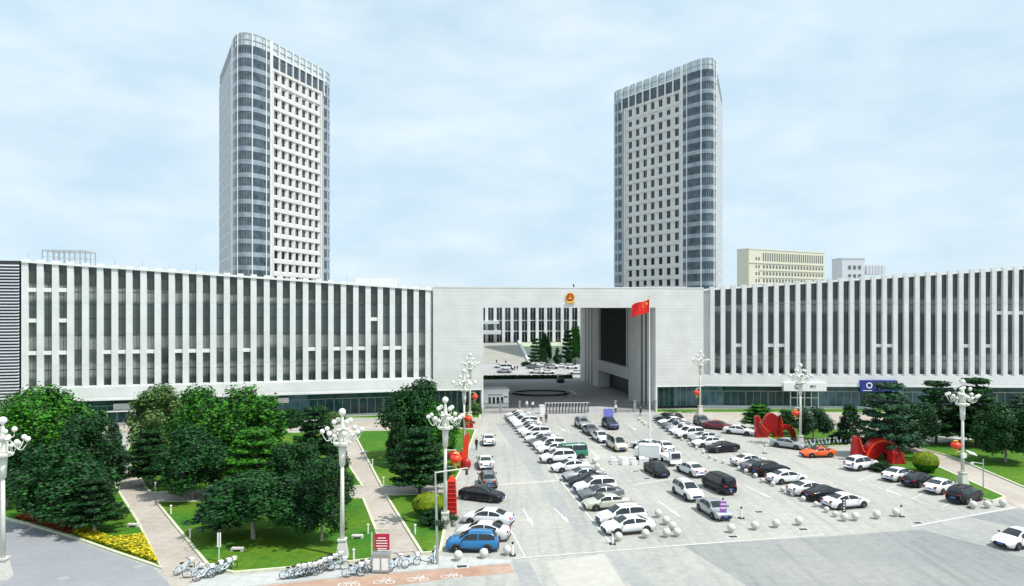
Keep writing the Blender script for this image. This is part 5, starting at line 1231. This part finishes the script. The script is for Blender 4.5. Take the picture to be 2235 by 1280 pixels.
# ------------------------------------------------------------ trees and shrubs
def crown_mesh(seed, kind, Rr=3.6, H=6.4, n=21000):
    r_ = random.Random(seed); V = []; Fc = []
    clumps = []
    if kind == 'broad':
        for i in range(46):
            u = r_.random(); th = r_.random()*6.283; ph = math.acos(1-1.75*u); k = r_.uniform(.62,.98)
            clumps.append((Rr*k*math.sin(ph)*math.cos(th), Rr*k*math.sin(ph)*math.sin(th), H*.42+H*.5*k*math.cos(ph), r_.uniform(.75,1.35), .75))
        for i in range(6): clumps.append((r_.uniform(-.3,.3)*Rr, r_.uniform(-.3,.3)*Rr, H*r_.uniform(.3,.6), 1.5, 1))
    elif kind == 'tall':
        for i in range(50):
            z = r_.random()**.9; th = r_.random()*6.283; rr = Rr*(1-z)**.55*(.95 if z > .12 else .75)*r_.uniform(.6,1)
            clumps.append((rr*math.cos(th), rr*math.sin(th), H*(.04+.92*z), r_.uniform(.55,1.05)*(1.15-.5*z), .8))
    else:                                              # layered pine: tufts on tiers of branches
        for t in range(7):
            z = t/6.5; nb = 9-t//2
            for b in range(nb):
                th = 6.283*b/nb+t*.7+r_.uniform(-.3,.3); L0 = Rr*(1-z*.72)*r_.uniform(.75,1.05)
                for q in (.45,.75,1.0): clumps.append((L0*q*math.cos(th), L0*q*math.sin(th), H*(.1+.84*z)+.25*q*q*L0*.3-.1, r_.uniform(.45,.75), .42))
    tot = sum(c[3]**2 for c in clumps); rnd = r_.random
    for cx, cy, cz, cr_, fl_ in clumps:
        for k in range(int(n*cr_**2/tot)):
            a = rnd()*6.283; z = 2*rnd()-1; q = math.sqrt(1-z*z); rr = cr_*(rnd()**.45)*(1+.25*math.sin(5*a+cx*3)*q)*(1.3 if rnd() < .1 else 1)
            x, y, zz = cx+rr*q*math.cos(a), cy+rr*q*math.sin(a), cz+rr*z*fl_
            s = (.055+rnd()*.085)*(1.1 if kind != 'pine' else .95)
            nx, ny, nz = q*math.cos(a)+rnd()*1.4-.7, q*math.sin(a)+rnd()*1.4-.7, z*.8+.5+rnd()*1.2-.6
            ln = math.sqrt(nx*nx+ny*ny+nz*nz)+1e-6; nx/=ln; ny/=ln; nz/=ln
            ux, uy, uz = -ny, nx, 0.0; lu = math.hypot(ux,uy)+1e-6; ux/=lu; uy/=lu
            wx, wy, wz = ny*uz-nz*uy, nz*ux-nx*uz, nx*uy-ny*ux
            e = s*(1.9 if kind == 'pine' else 1.35); o = len(V)
            V += [(x+ux*e,y+uy*e,zz+uz*e),(x+wx*s*.7,y+wy*s*.7,zz+wz*s*.7+.02),(x-ux*e,y-uy*e,zz-uz*e),(x-wx*s*.7,y-wy*s*.7,zz-wz*s*.7+.02)]
            Fc.append((o,o+1,o+2,o+3))
    me = bpy.data.meshes.new('crown'); me.from_pydata(V, [], Fc); me.materials.append(M['leaf']); return me
def trunk_mesh(seed, H=6.4, Rr=3.6, mt='bark'):
    r_ = random.Random(seed); m = MB(); lean = r_.uniform(-.15,.15)
    m.tube([(0,0,-.1),(lean*.3,0,1.0),(lean,0,2.2),(lean*1.4,.1,H*.6),(lean*1.6,.1,H*.92)],[.19,.15,.13,.08,.03],8)
    for i in range(9):
        th = i*2.4+r_.random(); z = 1.5+i*.42; L0 = Rr*r_.uniform(.5,.8)*(1-i*.06)
        m.tube([(lean,0,z),(lean+L0*.5*math.cos(th),L0*.5*math.sin(th),z+.5),(lean+L0*math.cos(th),L0*math.sin(th),z+1.0)],[.07,.05,.02],5)
    me = bpy.data.meshes.new('trunk'); me.from_pydata(m.v, [], m.f); me.materials.append(M[mt]); return me
CR = {'broad':[crown_mesh(s,'broad') for s in (1,2,3)], 'tall':[crown_mesh(s,'tall',2.6,7.2,17000) for s in (4,5)], 'pine':[crown_mesh(s,'pine',3.4,6.6,20000) for s in (6,7,8)]}
TR = [trunk_mesh(1), trunk_mesh(2)]; TRd = trunk_mesh(3, mt='barkd')
DIM = {'broad':(4.1,6.3,0), 'tall':(2.85,6.9,0), 'pine':(3.6,6.5,0)}
tn = [0]
def tree(px, py, ytop, wpx, kind, mt, lb, group=None, gap=.9, dark=False):
    "base pixel, top pixel row, crown width in pixels"
    g = G(px, py); D = g.y; top = HC-(ytop-HY)*D/F; wid = wpx*D/F/2; tn[0] += 1
    o = empty('tree', g, random.random()*6.28, label=lb, cat='tree', group=group)
    cm = CR[kind][tn[0]%len(CR[kind])]; c = bpy.data.objects.new('crown', cm); col.objects.link(c); c.parent = o
    rr, hh, _ = DIM[kind]; s = wid/rr; c.scale = (s, s, (top-gap)/hh); c.location = (0,0,gap)
    c.material_slots[0].link = 'OBJECT'; c.material_slots[0].material = M[mt]
    t = bpy.data.objects.new('trunk', TRd if dark else TR[tn[0]%2]); col.objects.link(t); t.parent = o; t.scale = (min(1.2,s*1.0),min(1.2,s*1.0),top/7.4)
    return o
GL, GM, GR = 'trees of the left garden', 'trees of the middle garden', 'trees of the right garden'
T = [
 (133,1145,962,215,'broad','leafd','dark broad tree with a pale trunk behind the red flowers',GL),(206,1166,1035,136,'pine','leafd','small layered tree with a pale trunk beside the yellow flowers',GL),
 (60,1062,872,190,'broad','leaf','big bright green tree at the far left behind the edge lamp',GL),(110,1025,836,200,'broad','leaf','tall broad tree topping the left group with sunlit crown',GL),
 (15,1110,930,130,'broad','leafd','dark tree at the left edge beside the road',GL),(190,1075,905,150,'broad','leafd','dark tree on the right side of the left group',GL),(247,1052,928,76,'tall','leafb','dark narrow tree standing close to the left path',GL),(20,1000,850,120,'broad','leafo','olive green tree at the far left edge near the louvred block',GL),
 (345,1000,840,135,'broad','leafo','pale flowering-looking olive tree left of the middle group',GM),(440,1035,838,160,'broad','leaf','large bright tree at the back of the middle group',GM),(535,1025,829,190,'broad','leaf','tallest bright tree of the middle group in front of the fins',GM),
 (560,1092,925,170,'pine','leaf','light green layered tree in the centre of the middle group',GM),(420,1088,925,170,'broad','leafd','dark tree at the left of the middle group above the cross path',GM),(553,1178,1022,235,'broad','leafd','wide low dark tree nearest the camera with a pale trunk',GM),
 (702,1182,1000,150,'broad','leafd','dark tree with a white trunk behind the big white lamp',GM),(735,1120,970,100,'tall','leafd','dark pointed tree right of the middle group by the lamp',GM),(650,1100,950,130,'broad','leafd','dark tree in the shade between the light layered tree and the lamp',GM),
 (690,1012,880,110,'pine','leafd','dark pine behind the globes of the big lamp',GM),(330,1062,930,120,'pine','leafd','dark pine near the left path above the cross path',GM),(480,1170,1050,130,'pine','leafb','blue green low tree at the left front of the middle lawn',GM),
 (916,1078,925,150,'pine','leafd','dark pine with a black trunk in front of the kerb lamps',GM),(907,1000,822,150,'broad','leafd','tall dense tree rising before the gateway wall',GM),(958,1005,870,100,'broad','leaf','green tree behind the far kerb lamps',GM),(868,1020,905,60,'tall','leafd','narrow dark tree left of the tall dense one',GM),
 (1657,940,880,92,'pine','leaf','light green spreading pine left of the bank sign',GR),(1775,965,882,84,'broad','leafb','bushy blue green tree to the right of the bank lamp',GR),(1718,948,895,55,'broad','leafd','small dark tree behind the bank lamp',GR),
 (1938,1000,824,150,'pine','leafb','big dark pine behind the red arch sculpture',GR),(1985,985,862,110,'broad','leafd','dark tree between the big pine and the right lamp',GR),(2043,970,822,110,'pine','leafd','dark pine left of the right lawn lamp',GR),(2130,975,815,130,'pine','leafd','tallest dark pine behind the right lawn lamp',GR),
 (2195,1010,868,130,'broad','leafd','dark tree on the right lawn near the picture edge',GR),(2235,975,855,110,'pine','leafb','dark pine cut by the right picture edge',GR),(1855,968,885,60,'tall','leafd','slim dark tree left of the big pine',GR),(2100,965,870,90,'broad','leafd','low dark tree under the tallest pine',GR)]
for a in T: tree(*a, dark=(a[0] in (916,1938,2043,2130)))
GC = 'trees in the courtyard'
for a in ((1169,797,735,34,'pine','leafd','spindly pine at the left of the courtyard slope'),(1190,790,724,32,'broad','leafd','round dark tree behind the spindly courtyard pine'),(1187,796,762,20,'tall','leafd','small cone tree at the left of the courtyard slope'),(1217,797,760,22,'tall','leafd','small cone tree in the middle of the courtyard slope'),
          (1241,796,762,18,'tall','leafd','small cone tree at the right of the courtyard slope'),(1240,790,716,36,'pine','leafd','tall pine in the courtyard near the gateway flank'),(1256,792,712,34,'broad','leaf','green tree in the courtyard against the gateway flank')): tree(*a, GC, gap=.6, dark=True)
def shrub(px, py, wpx, hpx, mt, lb, name='shrub', grp=None):
    g = G(px, py); D = g.y; wd = wpx*D/F/2; h = hpx*D/F
    o = bpy.data.objects.new(name, CR['broad'][px%3]); col.objects.link(o); o.location = (g.x,g.y,-.05); o.scale = (wd/4.2,wd/4.2,h/6.9); o.material_slots[0].link = 'OBJECT'; o.material_slots[0].material = M[mt]; tag(o, lb, 'shrub', grp)
for i, a in enumerate(((1148,800,26,13),(1165,802,18,9),(1197,802,22,11),(1228,801,26,13),(1250,801,18,11))): shrub(*a, 'leafd', 'rounded dark shrub at the foot of the courtyard slope, %s from the left'%ORD[i], grp='shrubs in the courtyard')
for a in ((955,1148,90,42,'leafd','low dark shrub below the clipped dome left of the kerb'),(1930,1030,60,24,'leafd','low green shrub by the lone white SUV'),(252,1046,60,34,'leafd','dark bush on the far part of the left path'),(1035,905,40,30,'leafo','light green bush left of the guardhouse'),(1018,932,36,24,'leafd','dark bush by the slim kerb lamp'),(730,925,50,30,'leafo','olive shrub behind the big lamp globes'),(640,930,80,44,'leafd','dark shrub before the green ground-floor glass'),(1830,962,46,20,'leafd','dark bush at the foot of the big right pine')): shrub(*a)
# clipped domes
def dome(px, py, wpx, hpx, lb, legs):
    g = G(px, py); D = g.y; a, h = wpx*D/F/2, hpx*D/F; o = empty('topiary_dome', g, label=lb, cat='topiary'); r_ = random.Random(px)
    zc = h*.52; hh = h*.48
    def shell(z0, z1, n, inward):
        m = MB()
        for k in range(n):
            z = r_.uniform(z0, z1); t = r_.random()*6.283; q = math.sqrt(max(0,1-z*z)); j = r_.uniform(.94,1.0)*inward
            c = Vector((a*j*q*math.cos(t), a*j*q*math.sin(t)*.9, zc+hh*j*z)); nn = Vector((q*math.cos(t)+r_.uniform(-.4,.4), q*math.sin(t)+r_.uniform(-.4,.4), z+r_.uniform(-.3,.4))).normalized()
            u = nn.cross(Vector((.3,.2,1))).normalized(); v = nn.cross(u); s = r_.uniform(.05,.1)
            m.add([tuple(c+u*s),tuple(c+v*s),tuple(c-u*s),tuple(c-v*s)],[(0,1,2,3)])
        return m
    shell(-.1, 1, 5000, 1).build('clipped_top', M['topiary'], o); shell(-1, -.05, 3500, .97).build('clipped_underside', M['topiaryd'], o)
    for s in legs: m = MB(); m.tube([(s*a,-.2,0),(s*a*.9,-.1,zc*.7)],.09,6); m.build('stem', M['barkd'], o)
dome(935,1128,72,52,'yellow green clipped dome shrub beside the red pillar sculpture',(0,.2)); dome(2020,1032,54,46,'yellow green clipped dome shrub above the row of cars on the right lawn',(-.2,.6))
print('objects', len(bpy.data.objects))
